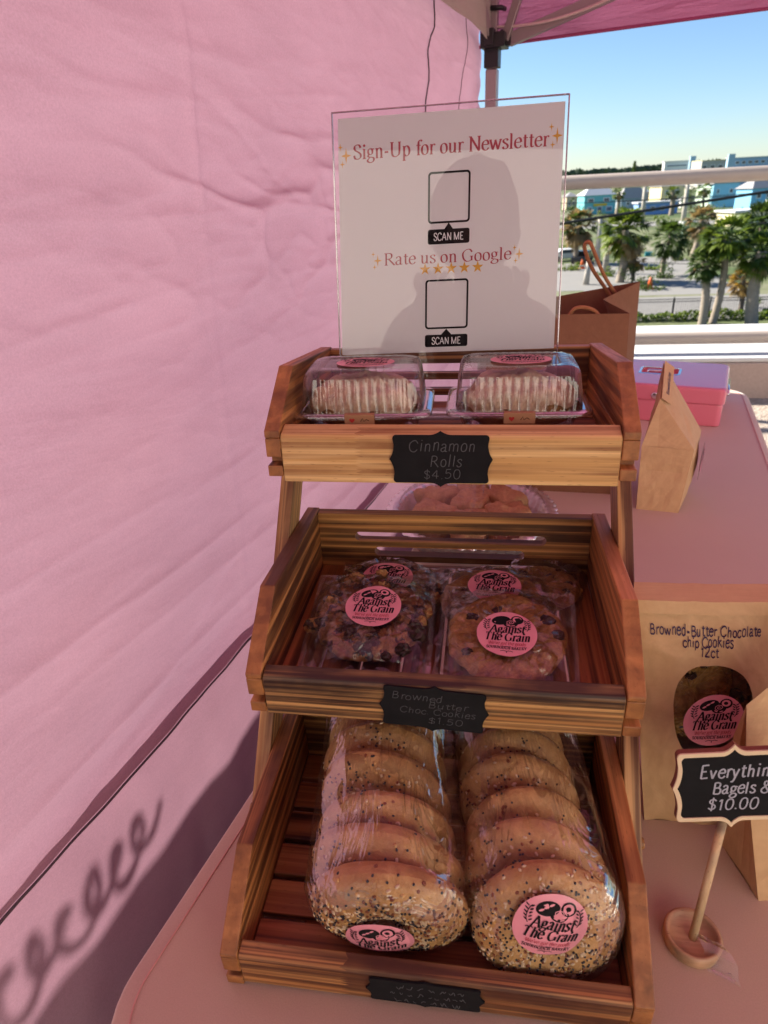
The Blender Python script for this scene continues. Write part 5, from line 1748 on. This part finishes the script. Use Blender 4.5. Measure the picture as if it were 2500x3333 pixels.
def palm(lbl, cx, cy, r, bx, Y, tw, mats, n=44, droop=0.4, seed=1, trunk=TRUNK, grp='palms beyond the rail'):
    px = Y / 2147.0 / 2.304 * 1.12
    top = c2(cx, cy, Y)
    base = gp(bx, Y)
    rad = r * px
    t = thing('palm_tree', lbl, 'palm tree', base, 0, grp)
    top = top - base
    rnd = random.Random(seed)
    b = MB()
    P0, P1 = Vector((0, 0, -0.1)), top
    path, rr_ = [], []
    for k in range(25):
        u = k / 24
        p = P0.lerp(P1, u)
        p.x += 0.04 * top.z * math.sin(u * math.pi) * (1 if seed % 2 else -1)
        path.append(p)
        rr_.append(tw * px / 2 * (1.15 - 0.3 * u) * (1 + 0.09 * (k % 2)))
    b.tube(path, rr_, 10)
    b.build('trunk', trunk, t, True)
    b = MB()
    for k in range(int(n * 1.5)):
        a = rnd.uniform(0, 2 * math.pi)
        el = rnd.uniform(-0.9, 1.35) if k > n * 0.25 else rnd.uniform(-1.3, -0.4)
        dead = el < -0.55 and rnd.random() < droop
        L = rad * rnd.uniform(0.45, 0.62)
        d = Vector((math.cos(a) * math.cos(el), math.sin(a) * math.cos(el), math.sin(el)))
        p0 = top + d * 0.04
        p1 = top + d * L + Vector((0, 0, -0.12 * L))
        b.bar(p0, p1, 0.03 * rad / 1.5, 0.03 * rad / 1.5, 1)
        side = d.cross(Vector((0, 0, 1))).normalized()
        up = side.cross(d).normalized()
        side.rotate(Matrix.Rotation(rnd.uniform(-.5, .5), 3, d))
        fan = 11
        mi = 2 if dead else (1 if rnd.random() < 0.35 else 0)
        for q in range(fan):
            g = (q / (fan - 1) - 0.5) * 2.5
            dd = (d * math.cos(g) + side * math.sin(g)).normalized()
            ll = rad * rnd.uniform(0.42, 0.60) * (1 - 0.25 * abs(g) / 1.25)
            w_ = rad * 0.045
            sd = dd.cross(up).normalized() * w_
            m1 = p1 + dd * ll * 0.55 + Vector((0, 0, -0.06 * ll))
            e = p1 + dd * ll + Vector((0, 0, -0.35 * ll * rnd.uniform(0.5, 1.3)))
            b.add([p1, m1 - sd, e, m1 + sd], [(0, 1, 2, 3)], mi)
    b.build('crown', mats, t, fix=False)
    return t
GA, GB, GD = [GREENS[0], GREENS[1], GREENS[2]], [GREENS[1], GREENS[1], GREENS[2]], [GREENS[3], GREENS[2], GREENS[2]]
palm('tall bright green fan palm with a pale leaning trunk by the fence', 1350, 740, 165, 1240, 49.3, 40, GA, 50, 0.3, 3)
palm('shorter dark fan palm left of the leaning pale trunk', 1185, 925, 115, 1163, 49.0, 46, GB, 44, 0.2, 5)
palm('thick-trunked fan palm nearest the right edge of the view', 1615, 850, 150, 1535, 48.6, 66, GA, 46, 0.3, 8)
palm('bright fan palm rising behind the paper shopping bag handle', 590, 690, 165, 545, 70.9, 46, GA, 54, 0.6, 11)
palm('dark palm between the two bright green palms', 930, 735, 125, 862, 75.0, 26, GB, 44, 0.2, 14)
palm('brownish palm in front of the yellow house', 1160, 610, 105, 1095, 92.0, 34, [GREENS[2], GREENS[1], GREENS[2]], 40, 0.5, 17)
palm('grey brown palm with a skirt of dead fronds beside the sign', 245, 650, 120, 222, 88.0, 30, [GREENS[2], GREENS[1], GREENS[2]], 60, 1.0, 20)
palm('dry yellow palm with hanging fronds in front of the road', 1475, 1065, 100, 1445, 52.5, 26, GD, 36, 1.0, 23, TRUNKD)
palm('dense palm clump at the right edge below the yellow wall', 1620, 625, 150, 1640, 96.0, 40, GB, 50, 0.3, 26)
palm('small far palm in front of the low blue building', 945, 400, 44, 930, 185.0, 26, GA, 26, 0.3, 29)
palm('small far palm beside the pale green building', 1185, 375, 50, 1175, 205.0, 14, GA, 26, 0.3, 32)
palm('small far palm at the corner of the teal house', 540, 405, 44, 522, 190.0, 24, GA, 26, 0.4, 35)
palm('low yellowing palm under the bright palm', 660, 900, 80, 650, 71.5, 20, GD, 30, 0.4, 38, TRUNKD)

def shrub(lbl, cx, cy, r, Y, mats, seed, n=420, squash=0.8):
    px = Y / 2147.0 / 2.304 * 1.1
    base = gp(cx, Y)
    top = c2(cx, cy, Y) - base
    t = thing('shrub', lbl, 'shrub', base, 0, 'shrubs beyond the rail')
    rnd = random.Random(seed)
    rad = r * px
    b = MB()
    for k in range(5):
        q = top + Vector((rnd.uniform(-.4, .4), rnd.uniform(-.4, .4), rnd.uniform(-.2, .3))) * rad
        b.tube([(0, 0, -0.05), q * 0.5 + Vector((0, 0, 0.02)), q], [rad * 0.05, rad * 0.035, rad * 0.015], 6)
    b.build('stem', TRUNKD, t, True)
    b = MB()
    cl = [(Vector((rnd.gauss(0, .45), rnd.gauss(0, .45), rnd.gauss(0, .4 * squash))), rnd.uniform(.25, .5)) for _ in range(13)]
    for k in range(n):
        c, s_ = rnd.choice(cl)
        d = Vector((rnd.gauss(0, 1), rnd.gauss(0, 1), rnd.gauss(0, 1))).normalized()
        p = top + (c + d * s_ * rnd.uniform(.6, 1.0)) * rad
        if p.z < 0:
            p.z = rnd.uniform(0.0, 0.3)
        u = d.orthogonal().normalized()
        u.rotate(Matrix.Rotation(rnd.uniform(0, 6.28), 3, d))
        v = d.cross(u)
        w_ = rad * rnd.uniform(.06, .13)
        b.add([p - u * w_, p - v * w_ * .45, p + u * w_, p + v * w_ * .45], [(0, 1, 2, 3)], 0 if rnd.random() < .6 else 1)
    b.build('foliage', mats, t, fix=False)
shrub('green shrub in front of the bag handle and poles', 460, 1040, 80, 76.0, GA, 1)
shrub('dark green shrub right of the shopping bag', 740, 1110, 90, 66.0, GB, 2)
shrub('dark shrub beside the side road', 890, 1025, 75, 73.0, GB, 3)
shrub('grey green shrub next to the parked vehicles', 165, 985, 70, 82.0, GA, 4)
shrub('bright low shrub in front of the teal wall', 980, 915, 55, 88.0, GA, 5)
shrub('low bush in the shade under the far palms', 640, 1010, 65, 70.0, GB, 6)
shrub('bushy green tree behind the pale house wall', 1085, 420, 60, 215.0, GB, 7)
for i_, (cx_, cy_, r_, Y_, mt_, lb_) in enumerate((
    (800, 1000, 75, 80.0, GA, 'leafy bush between the bright palm and the side road'), (560, 940, 70, 84.0, GB, 'dark leafy bush behind the bright palm trunk'),
    (330, 880, 70, 95.0, GA, 'bush under the grey brown palm'), (700, 780, 80, 100.0, GB, 'dark leafy tree right of the bright palm crown'),
    (1050, 700, 70, 112.0, GB, 'dark leafy tree left of the brownish palm'), (1290, 720, 70, 100.0, GA, 'leafy tree between the brownish palm and the leaning palm'),
    (1480, 760, 90, 98.0, GA, 'green leafy tree filling in behind the right palms'), (1640, 760, 90, 88.0, GB, 'dark leafy tree at the right edge behind the thick palm'),
    (150, 830, 60, 110.0, GA, 'leafy bush at the sign edge behind the cars'), (860, 640, 60, 135.0, GA, 'rounded tree in front of the low blue building'),
    (430, 620, 60, 150.0, GA, 'rounded tree below the teal house'), (1120, 520, 50, 170.0, GB, 'dark tree at the foot of the pale green house'),
    (1240, 560, 60, 160.0, GA, 'rounded tree beside the cream garden building'), (700, 560, 40, 175.0, GB, 'small dark tree left of the low blue building'), (200, 545, 60, 190.0, GB, 'dark tree left of the teal house'))):
    shrub(lb_, cx_, cy_, r_, Y_, mt_, 40 + i_)
shrub('green bush at the foot of the dry yellow palm', 1560, 1215, 60, 55.0, GA, 8)
shrub('dark bush below the brownish palm', 1060, 800, 60, 93.0, GB, 9)
shrub('bush behind the low roof on the right', 1470, 620, 70, 120.0, GA, 10)
# hedge in front of the fence
hd = thing('hedge', 'low dark hedge running along the foot of the picket fence', 'hedge', (16, 50.6, GZ))
b = MB()
rnd = random.Random(5)
for k in range(4200):
    x = rnd.uniform(-9, 13)
    h_ = 0.9 * (0.65 + 0.5 * fbm(x * 0.6, 0, 3))
    p = Vector((x, rnd.uniform(-.45, .45), rnd.random() ** 0.7 * max(0.2, h_)))
    d = Vector((rnd.gauss(0, 1), rnd.gauss(0, 1), rnd.gauss(0.4, 1))).normalized()
    u = d.orthogonal().normalized()
    u.rotate(Matrix.Rotation(rnd.uniform(0, 6.28), 3, d))
    v = d.cross(u)
    w_ = rnd.uniform(.07, .16)
    b.add([p - u * w_, p - v * w_ * .5, p + u * w_, p + v * w_ * .5], [(0, 1, 2, 3)], 0 if rnd.random() < .4 else 1)
b.build('foliage', GA, hd, fix=False)

FENCEM = flat('black_metal', (0.022, 0.022, 0.024), 0.5)
fn_ = thing('picket_fence', 'thin black metal picket fence along the road', 'fence', (16, 51.4, GZ))
ftop = c2(800, 1207, 51.4).z - GZ
b = MB()
for k in range(150):
    x = -9 + k * 0.15
    b.box(x - 0.011, x + 0.011, -0.011, 0.011, 0.02, ftop)
b.build('pickets', FENCEM, fn_)
b = MB()
for z in (0.25, ftop - 0.22, ftop - 0.05):
    b.box(-9.2, 13.5, 0.013, 0.05, z, z + 0.045)
b.build('rails', FENCEM, fn_)
for x in (-7.6, -5.1, -2.6, -0.1, 2.4, 4.9, 7.4, 9.9):
    b = MB()
    b.box(x - 0.045, x + 0.045, 0.052, 0.14, 0, ftop + 0.08)
    b.build('post', FENCEM, fn_)

BLUEK = flat('blue_kerb_paint', (0.03, 0.13, 0.42), 0.6)
for xa, xb, lb in ((780, 1020, 'short blue painted kerb block behind the white ledge'), (1150, 1550, 'longer blue painted kerb block right of the other')):
    pa, pb = gp(xa, 46.2), gp(xb, 46.2)
    b = MB()
    b.prism([(-0.15, 0), (-0.1, 0.3), (0.1, 0.3), (0.15, 0)], 'x', 0, (pb - pa).length)
    o = tag(b.build('kerb_block', BLUEK, bevel=0.02), lb, 'kerb', 'blue kerb blocks')
    o.location = (pa.x, pa.y, GZ + 0.12)

# houses
def wcol(n_, c):
    return flat(n_, c, 0.8, 0.05, 0.7)
GLASS = flat('dark_window_glass', (0.05, 0.07, 0.09), 0.15)
WTRIM = flat('white_trim', (0.78, 0.78, 0.77), 0.6, 0.03)
def house(name, lbl, xl, xc, xr, ye, Y, yaw, col, roof=None, rh=0.0, wins=(), flatroof=True, cat='house', overhang=0.4, lwins=()):
    P = c2(xc, ye, Y)
    hgt = P.z - GZ
    r = R(yaw)
    df, dl = Vector((math.cos(r), math.sin(r), 0)), Vector((-math.sin(r), math.cos(r), 0))
    def solve(d, x):
        q = c2(x, ye, Y) - CAM
        v = P - CAM
        return -(v.x * q.y - v.y * q.x) / (d.x * q.y - d.y * q.x)
    wf = abs(solve(df, xr))
    wl = min(abs(solve(dl, xl)), 40) if xl < xc else 10
    t = thing(name, lbl, cat, (P.x, P.y, GZ), r)
    b = MB()
    b.box(0, wf, 0, wl, 0, hgt)
    b.build('walls', col, t)
    if roof:
        b = MB()
        o = overhang
        if rh > 0:
            k = min(wf, wl) / 2
            ring0 = [(-o, -o, hgt + 0.01), (wf + o, -o, hgt + 0.01), (wf + o, wl + o, hgt + 0.01), (-o, wl + o, hgt + 0.01)]
            ring1 = [(k * .9, k * .9, hgt + rh), (wf - k * .9, k * .9, hgt + rh), (wf - k * .9, wl - k * .9, hgt + rh), (k * .9, wl - k * .9, hgt + rh)]
            b.rings([ring0, ring1])
        else:
            b.box(-o, wf + o, -o, wl + o, hgt + 0.01, hgt + 0.35)
        b.build('roof', roof, t)
    for u0, u1, v0, v1 in wins:
        b = MB()
        b.box(u0 * wf, u1 * wf, -0.14, -0.003, v0 * hgt, v1 * hgt)
        f_ = b.build('window', WTRIM, t)
        b = MB()
        m = 0.06 * (u1 - u0) * wf + 0.08
        b.box(u0 * wf + m, u1 * wf - m, -0.17, -0.142, v0 * hgt + m, v1 * hgt - m)
        b.build('pane', GLASS, f_)
    return t, wf, wl, hgt
ROOFG = flat('grey_shingle', (0.30, 0.29, 0.29), 0.9, 0.12, 1.2)
ROOFW = flat('pale_metal_roof', (0.55, 0.55, 0.56), 0.6, 0.05, 1.2)
h1 = house('teal_house', 'teal two-storey house with a pale roof and yellow sign band', 232, 285, 520, 432, 205.0, 18, wcol('teal_paint', (0.16, 0.48, 0.50)), ROOFW, 1.9,
           [(0.10, 0.30, 0.62, 0.86), (0.60, 0.80, 0.62, 0.86), (0.1, 0.26, 0.12, 0.4), (0.42, 0.58, 0.02, 0.42), (0.7, 0.9, 0.12, 0.4)])
b = MB()
b.box(h1[1] * 0.30, h1[1] * 0.72, -0.2, -0.003, h1[3] * 0.43, h1[3] * 0.56)
b.build('sign_band', flat('yellow_sign', (0.72, 0.48, 0.03), 0.6), h1[0])
house('grey_roofed_house', 'low house with a broad grey roof behind the teal house', 520, 560, 745, 455, 232.0, 18, wcol('blue_grey_paint', (0.28, 0.38, 0.46)), ROOFG, 3.0, [(0.2, 0.35, .3, .7), (0.6, 0.75, .3, .7)])
house('blue_building', 'low flat blue building in the middle distance', 652, 690, 985, 492, 192.0, 14, wcol('bright_blue_paint', (0.22, 0.37, 0.68)), ROOFW, 0.0, [(0.08, 0.2, .3, .75), (0.3, 0.42, .3, .75), (0.55, 0.67, .3, .75), (0.8, 0.92, .3, .75)])
house('yellow_house', 'yellow two-storey house behind the far palms', 775, 865, 1030, 362, 240.0, 20, wcol('yellow_paint', (0.76, 0.63, 0.34)), ROOFG, 1.6, [(0.15, 0.32, .55, .8), (0.6, 0.8, .55, .8), (0.15, 0.32, .15, .4), (0.6, 0.8, .15, .4)])
house('pale_green_house', 'pale green house left of the cyan house', 1130, 1235, 1262, 345, 215.0, 20, wcol('pale_mint_paint', (0.55, 0.66, 0.52)), ROOFG, 1.0, [(0.2, 0.8, .5, .8)])
house('cyan_house', 'cyan blue house right of the pale green one', 1240, 1256, 1450, 342, 214.0, 16, wcol('cyan_paint', (0.28, 0.54, 0.66)), ROOFG, 1.6, [(0.13, 0.24, .58, .78), (0.62, 0.76, .58, .78)])
h2 = house('sky_blue_house', 'sky blue house on stilts with a grey hip roof at the right', 1425, 1545, 1720, 378, 200.0, 24, wcol('sky_blue_paint', (0.22, 0.52, 0.74)), ROOFG, 2.4, [(0.2, 0.4, .5, .75), (0.62, 0.82, .5, .75), (0.05, 0.95, 0.0, 0.26)])
house('yellow_garden_building', 'low cream yellow flat-roofed building behind the right palms', 1275, 1415, 1800, 560, 140.0, 16, wcol('cream_yellow_paint', (0.78, 0.68, 0.42)), ROOFW, 0.0, [(0.3, 0.5, .2, .6)])
house('white_block', 'long white far block on the skyline', 870, 885, 1072, 178, 520.0, 6, wcol('far_white', (0.70, 0.68, 0.64)), ROOFW, 0.0, [(0.05, 0.95, .80, .88), (0.05, 0.95, .62, .70), (.05, .95, .44, .52)], cat='building')
house('blue_tower', 'pale blue stair tower on the skyline left of the yellow block', 1072, 1080, 1122, 134, 515.0, 6, wcol('far_blue', (0.36, 0.52, 0.62)), None, 0.0, [], cat='building')
house('yellow_block', 'yellow and grey skyline block with three dark windows', 1088, 1165, 1345, 172, 430.0, 10, wcol('far_grey', (0.42, 0.40, 0.36)), wcol('far_yellow', (0.70, 0.55, 0.26)), 0.0, [(0.04, 0.22, .70, .86), (0.36, 0.56, .70, .86), (0.68, 0.9, .70, .86)], cat='building', overhang=0.1)
house('blue_block', 'long pale blue block on the skyline at the right', 1345, 1362, 1760, 152, 470.0, 8, wcol('far_blue_grey', (0.30, 0.44, 0.58)), ROOFW, 0.0, [(0.02 + .12 * i, 0.10 + .12 * i, .78, .90) for i in range(8)], cat='building')
house('blue_stair_tower', 'square blue tower standing on the skyline in front of the long blue block', 1360, 1368, 1418, 118, 462.0, 8, wcol('far_tower_blue', (0.34, 0.50, 0.60)), None, 0.0, [], cat='building')
house('white_bungalow', 'low white bungalow between the blue building and the pale green house', 995, 1010, 1125, 468, 222.0, 14, wcol('white_render', (0.66, 0.64, 0.60)), ROOFG, 1.2, [(0.1, 0.25, .3, .7), (0.4, 0.6, .1, .75), (0.72, 0.9, .3, .7)])
house('tan_bungalow', 'tan low building left of the teal house by the sign edge', 120, 150, 228, 440, 240.0, 14, wcol('tan_render', (0.50, 0.40, 0.28)), ROOFG, 1.2, [(0.2, 0.4, .3, .7), (0.6, 0.8, .3, .7)])
house('peach_house', 'peach coloured house behind the far palm and the poles', 640, 668, 770, 408, 300.0, 16, wcol('peach_render', (0.66, 0.45, 0.32)), ROOFW, 1.4, [(0.12, 0.3, .5, .8), (0.42, 0.6, .5, .8), (0.7, 0.88, .5, .8)])
house('mint_shed', 'small mint green shed at the roadside in front of the palms', 1020, 1030, 1090, 640, 125.0, 12, wcol('mint_render', (0.42, 0.56, 0.48)), ROOFW, 0.0, [(0.15, 0.4, .25, .7), (0.55, 0.85, .02, .75)])
# teal garden wall
pa, pb = gp(735, 94), gp(890, 94)
b = MB()
b.box(0, pb.x - pa.x, 0, 0.3, 0, c2(800, 852, 94).z - GZ)
o = tag(b.build('garden_wall', wcol('deep_teal_paint', (0.02, 0.24, 0.27)), bevel=0.02), 'low deep teal garden wall behind the dark palm', 'wall')
o.location = (pa.x, pa.y, GZ)

# far wood along the horizon
b = MB()
rnd = random.Random(9)
for k in range(9000):
    x = rnd.uniform(-60, 420)
    Y = rnd.uniform(640, 760)
    h_ = 13.5 + 3.5 * fbm(x * 0.03, 0, 1) + 2.0 * fbm(x * 0.14, 3, 1)
    z = GZ + h_ * (1 - rnd.random() ** 1.7)
    w_ = rnd.uniform(1.0, 2.6)
    a = rnd.uniform(0, 3.14)
    u, v = Vector((math.cos(a), rnd.uniform(-.5, .5), math.sin(a))), Vector((-math.sin(a), rnd.uniform(-.5, .5), math.cos(a)))
    p = Vector((x, Y, z))
    b.add([p - u * w_, p - v * w_ * .6, p + u * w_, p + v * w_ * .6], [(0, 1, 2, 3)], 0 if rnd.random() < .5 else 1)
kind(b.build('distant_trees', [flat('far_green', (0.07, 0.10, 0.045), 0.8, 0.3, 0.1), flat('far_dark_green', (0.04, 0.062, 0.035), 0.8, 0.3, 0.1)], fix=False), 'stuff')
# cypress on the skyline
base = gp(636, 420)
cyp = thing('cypress_tree', 'single dark narrow cypress poking above the skyline', 'tree', base)
ht = c2(640, 178, 420).z - GZ
b = MB()
b.tube([(0, 0, 0), (0, 0, ht * 0.9)], [0.35, 0.05], 8)
b.build('trunk', TRUNKD, cyp)
b = MB()
for k in range(700):
    u = rnd.random() ** 0.8
    rr_ = 2.2 * (1 - u) ** 0.7 * rnd.uniform(.3, 1)
    a = rnd.uniform(0, 6.28)
    p = Vector((rr_ * math.cos(a), rr_ * math.sin(a), ht * (0.12 + 0.88 * u)))
    d = Vector((math.cos(a), math.sin(a), 1.2)).normalized()
    s_ = d.orthogonal().normalized() * 0.25
    b.add([p - s_, p + d * 0.9, p + s_], [(0, 1, 2)], 0)
b.build('crown', GREENS[1], cyp, fix=False)

# poles, wires, vehicles, cones
POLEM = flat('weathered_pole', (0.42, 0.38, 0.32), 0.9, 0.15, 3)
def upole(lbl, xt, yt, xb, Y, r_):
    base = gp(xb, Y)
    top = c2(xt, yt, Y) - base
    t = thing('utility_pole', lbl, 'pole', base, 0, 'poles beyond the rail')
    b = MB()
    b.tube([(0, 0, -0.1), top], [r_ * 1.15, r_ * 0.85], 10)
    b.build('shaft', POLEM, t, True)
    b = MB()
    b.bar(top - Vector((0.9, 0, 0.5)), top + Vector((0.9, 0, -0.5)), 0.12, 0.14)
    b.build('crossarm', POLEM, t)
    return base + top
upole('pale pole in front of the low blue building', 741, 330, 712, 150.0, 0.42)
upole('tall wooden pole before the yellow house', 1058, 335, 1010, 128.0, 0.38)
upole('grey pole rising left of the bright palm', 402, 588, 376, 86.0, 0.30)
upole('shorter grey pole close to the bright palm', 471, 690, 434, 78.0, 0.30)
upole('short white pole above the shopping bag', 318, 915, 292, 70.0, 0.28)
WIREM = flat('black_cable', (0.012, 0.012, 0.013), 0.6)
def wire(lbl, a, b_, Y0, Y1, r_, sag=0.0):
    p, q = c2(*a, Y0), c2(*b_, Y1)
    d = q - p
    p, q = p - d * 0.6, q + d * 0.6
    b = MB()
    b.tube([p.lerp(q, k / 24) - Vector((0, 0, sag * 4 * (k / 24) * (1 - k / 24))) for k in range(25)], r_, 6)
    return tag(b.build('overhead_cable', WIREM, None, True), lbl, 'cable', 'overhead cables')
wire('thick black cable crossing the view in front of the palms', (120, 638), (1659, 400), 22, 22, 0.044)
wire('thin wire above the thick cable over the teal house', (200, 470), (1300, 420), 90, 90, 0.035, 0.3)
wire('thin wire low across the palm trunks', (100, 905), (1659, 968), 60, 60, 0.022)
wire('thin wire just above the cable over the blue houses', (700, 455), (1659, 395), 120, 120, 0.035, 0.2)
TYRE = flat('tyre_rubber', (0.02, 0.02, 0.02), 0.8)
def car(lbl, x, Y, col, rz):
    p = gp(x, Y)
    t = thing('parked_car', lbl, 'car', (p.x, p.y, GZ + 0.015), rz, 'parked cars far below')
    b = MB()
    b.prism([(-2.1, 0.35), (-2.1, 0.8), (-1.5, 0.95), (-0.9, 1.42), (0.7, 1.42), (1.25, 0.95), (2.0, 0.82), (2.1, 0.35)], 'y', -0.85, 0.85)
    b.build('body', flat('car_paint_%s' % lbl.split()[0], col, 0.25), t, bevel=0.08)
    b = MB()
    b.prism([(-1.3, 0.97), (-0.85, 1.36), (0.65, 1.36), (1.05, 0.97)], 'y', -0.858, 0.858)
    b.build('window', GLASS, t)
    for wx in (-1.3, 1.3):
        for wy in (-0.8, 0.8):
            b = MB()
            b.tube([(wx, wy - 0.1, 0.32), (wx, wy + 0.1, 0.32)], 0.32, 16)
            b.build('wheel', TYRE, t)
car('white parked car half hidden by the sign edge', 140, 92, (0.75, 0.75, 0.74), 0.2)
car('black parked car right of the white one', 262, 89, (0.02, 0.02, 0.022), 1.2)
CONE = flat('orange_cone_plastic', (0.75, 0.13, 0.02), 0.5)
for x, Y, lb in ((262, 83, 'orange traffic cone below the black car'), (770, 66, 'orange traffic cone at the roadside by the shopping bag')):
    p = gp(x, Y)
    t = thing('traffic_cone', lb, 'cone', (p.x, p.y, GZ + 0.02), 0, 'orange cones')
    b = MB()
    b.lathe([(0.30, 0.06), (0.10, 0.95), (0.06, 1.0), (0.001, 1.0)], 16)
    b.build('cone', CONE, t, True)
    b = MB()
    b.box(-0.4, 0.4, -0.4, 0.4, 0, 0.058)
    b.build('base', CONE, t)

# ------------------------------------------------------------------ the person taking the picture, mirrored in the acrylic sign
def skin(name, verts, edges, mat, parent, root=0, sub=1):
    me = bpy.data.meshes.new(name)
    me.from_pydata([v[:3] for v in verts], edges, [])
    me.materials.append(mat)
    o = link(name, me, parent)
    sk = o.modifiers.new('skin', 'SKIN')
    sk.use_smooth_shade = True
    for i, v in enumerate(verts):
        d = me.skin_vertices[0].data[i]
        r_ = v[3] if len(v) > 3 else 0.02
        d.radius = (r_, v[4] if len(v) > 4 else r_)
        d.use_root = i == root
    ss = o.modifiers.new('sub', 'SUBSURF')
    ss.levels = ss.render_levels = sub
    return o
SKINM = flat('skin', (0.40, 0.22, 0.15), 0.5, 0.08)
SHIRT = flat('dark_cotton_shirt', (0.045, 0.04, 0.05), 0.9, 0.15, 300)
TROUS = flat('dark_denim', (0.03, 0.04, 0.07), 0.9, 0.2, 300)
HAIRM = flat('brown_hair', (0.035, 0.02, 0.012), 0.6, 0.3, 120)
PX, PY = 0.0, -0.62
man = thing('person', 'person in a dark shirt holding up a phone, mirrored in the acrylic sign', 'person', (PX, PY, DZ))
V, E_ = [], []
def chain(pts, start=None):
    prev = start
    for p in pts:
        V.append(p)
        if prev is not None:
            E_.append((prev, len(V) - 1))
        prev = len(V) - 1
    return prev
pel = chain([(0, 0, 0.80, 0.13, 0.10)])
chest = chain([(0, 0.01, 0.92, 0.12, 0.09), (0, 0.0, 1.05, 0.15, 0.10), (0, -0.01, 1.14, 0.13, 0.08)], pel)
neck = chain([(0, 0.0, 1.21, 0.048, 0.05), (0, 0.015, 1.26, 0.05, 0.055)], chest)
chain([(0, 0.025, 1.32, 0.078, 0.085), (0, 0.03, 1.385, 0.080, 0.092), (0, 0.02, 1.44, 0.055, 0.065)], neck)
for sg in (-1, 1):
    sh = chain([(sg * 0.16, -0.01, 1.125, 0.055, 0.055), (sg * 0.205, 0.0, 1.03, 0.046, 0.046), (sg * 0.215, 0.05, 0.93, 0.038, 0.038), (sg * 0.16, 0.16, 1.02, 0.034, 0.034), (sg * 0.105, 0.265, 1.13, 0.024, 0.026), (sg * 0.085, 0.290, 1.165, 0.030, 0.018)], chest)
    for f_, (dx, dz, l_) in enumerate(((-0.25, 1, .030), (-0.08, 1, .036), (0.10, 1, .035), (0.28, .95, .028))):
        q0 = Vector((sg * (0.085 - 0.016 * (f_ - 1.5) * -1), 0.300, 1.185))
        q1 = q0 + Vector((sg * dx * 0.01, 0.006, dz * l_ * .6))
        q2 = q1 + Vector((-sg * 0.012, 0.004, l_ * .35))
        chain([(*q0, 0.0085), (*q1, 0.008), (*q2, 0.007)], sh)
    chain([(sg * 0.068, 0.293, 1.172, 0.010), (sg * 0.050, 0.285, 1.188, 0.009), (sg * 0.040, 0.283, 1.203, 0.008)], sh)
    chain([(sg * 0.085, 0, 0.72, 0.085, 0.09), (sg * 0.09, 0.01, 0.42, 0.058, 0.06), (sg * 0.09, -0.01, 0.10, 0.038, 0.042), (sg * 0.092, 0.0, 0.035, 0.036, 0.036), (sg * 0.095, 0.11, 0.022, 0.036, 0.022)], pel)
body = skin('body', V, E_, SHIRT, man, 0, 1)
face = MB()
face.ball((0, 0.045, 1.365), (0.068, 0.072, 0.098), 0, 28, 20, lambda d: 1 + 0.06 * max(0, d.y) * (1 - abs(d.z)) + (0.16 * math.exp(-((d.x / 0.16) ** 2 + ((d.z + 0.1) / 0.2) ** 2)) if d.y > 0.5 else 0))
face.build('face', SKINM, man, True)
b = MB()
b.ball((0, 0.005, 1.375), (0.105, 0.100, 0.125), 0, 40, 28, lambda d: (1 + 0.07 * fbm(d.x * 3, d.y * 3, d.z * 3)) * (0.60 if d.y > 0.72 and d.z < 0.45 else 1.0) * (1.12 if d.z < -0.3 and d.y < 0.4 else 1))
b.build('hair', HAIRM, man, True)
ph = thing('phone', 'dark phone held up in both hands behind the viewpoint', 'phone', (CAM.x, CAM.y - 0.022, CAM.z - 0.03))
ph.rotation_euler = (R(-PITCH), 0, R(YAW))
b = MB()
b.prism(rr(-0.036, 0.036, -0.085, 0.055, 0.009), 'y', -0.004, 0.004)
b.build('case', BLACKPL, ph, bevel=0.0015)
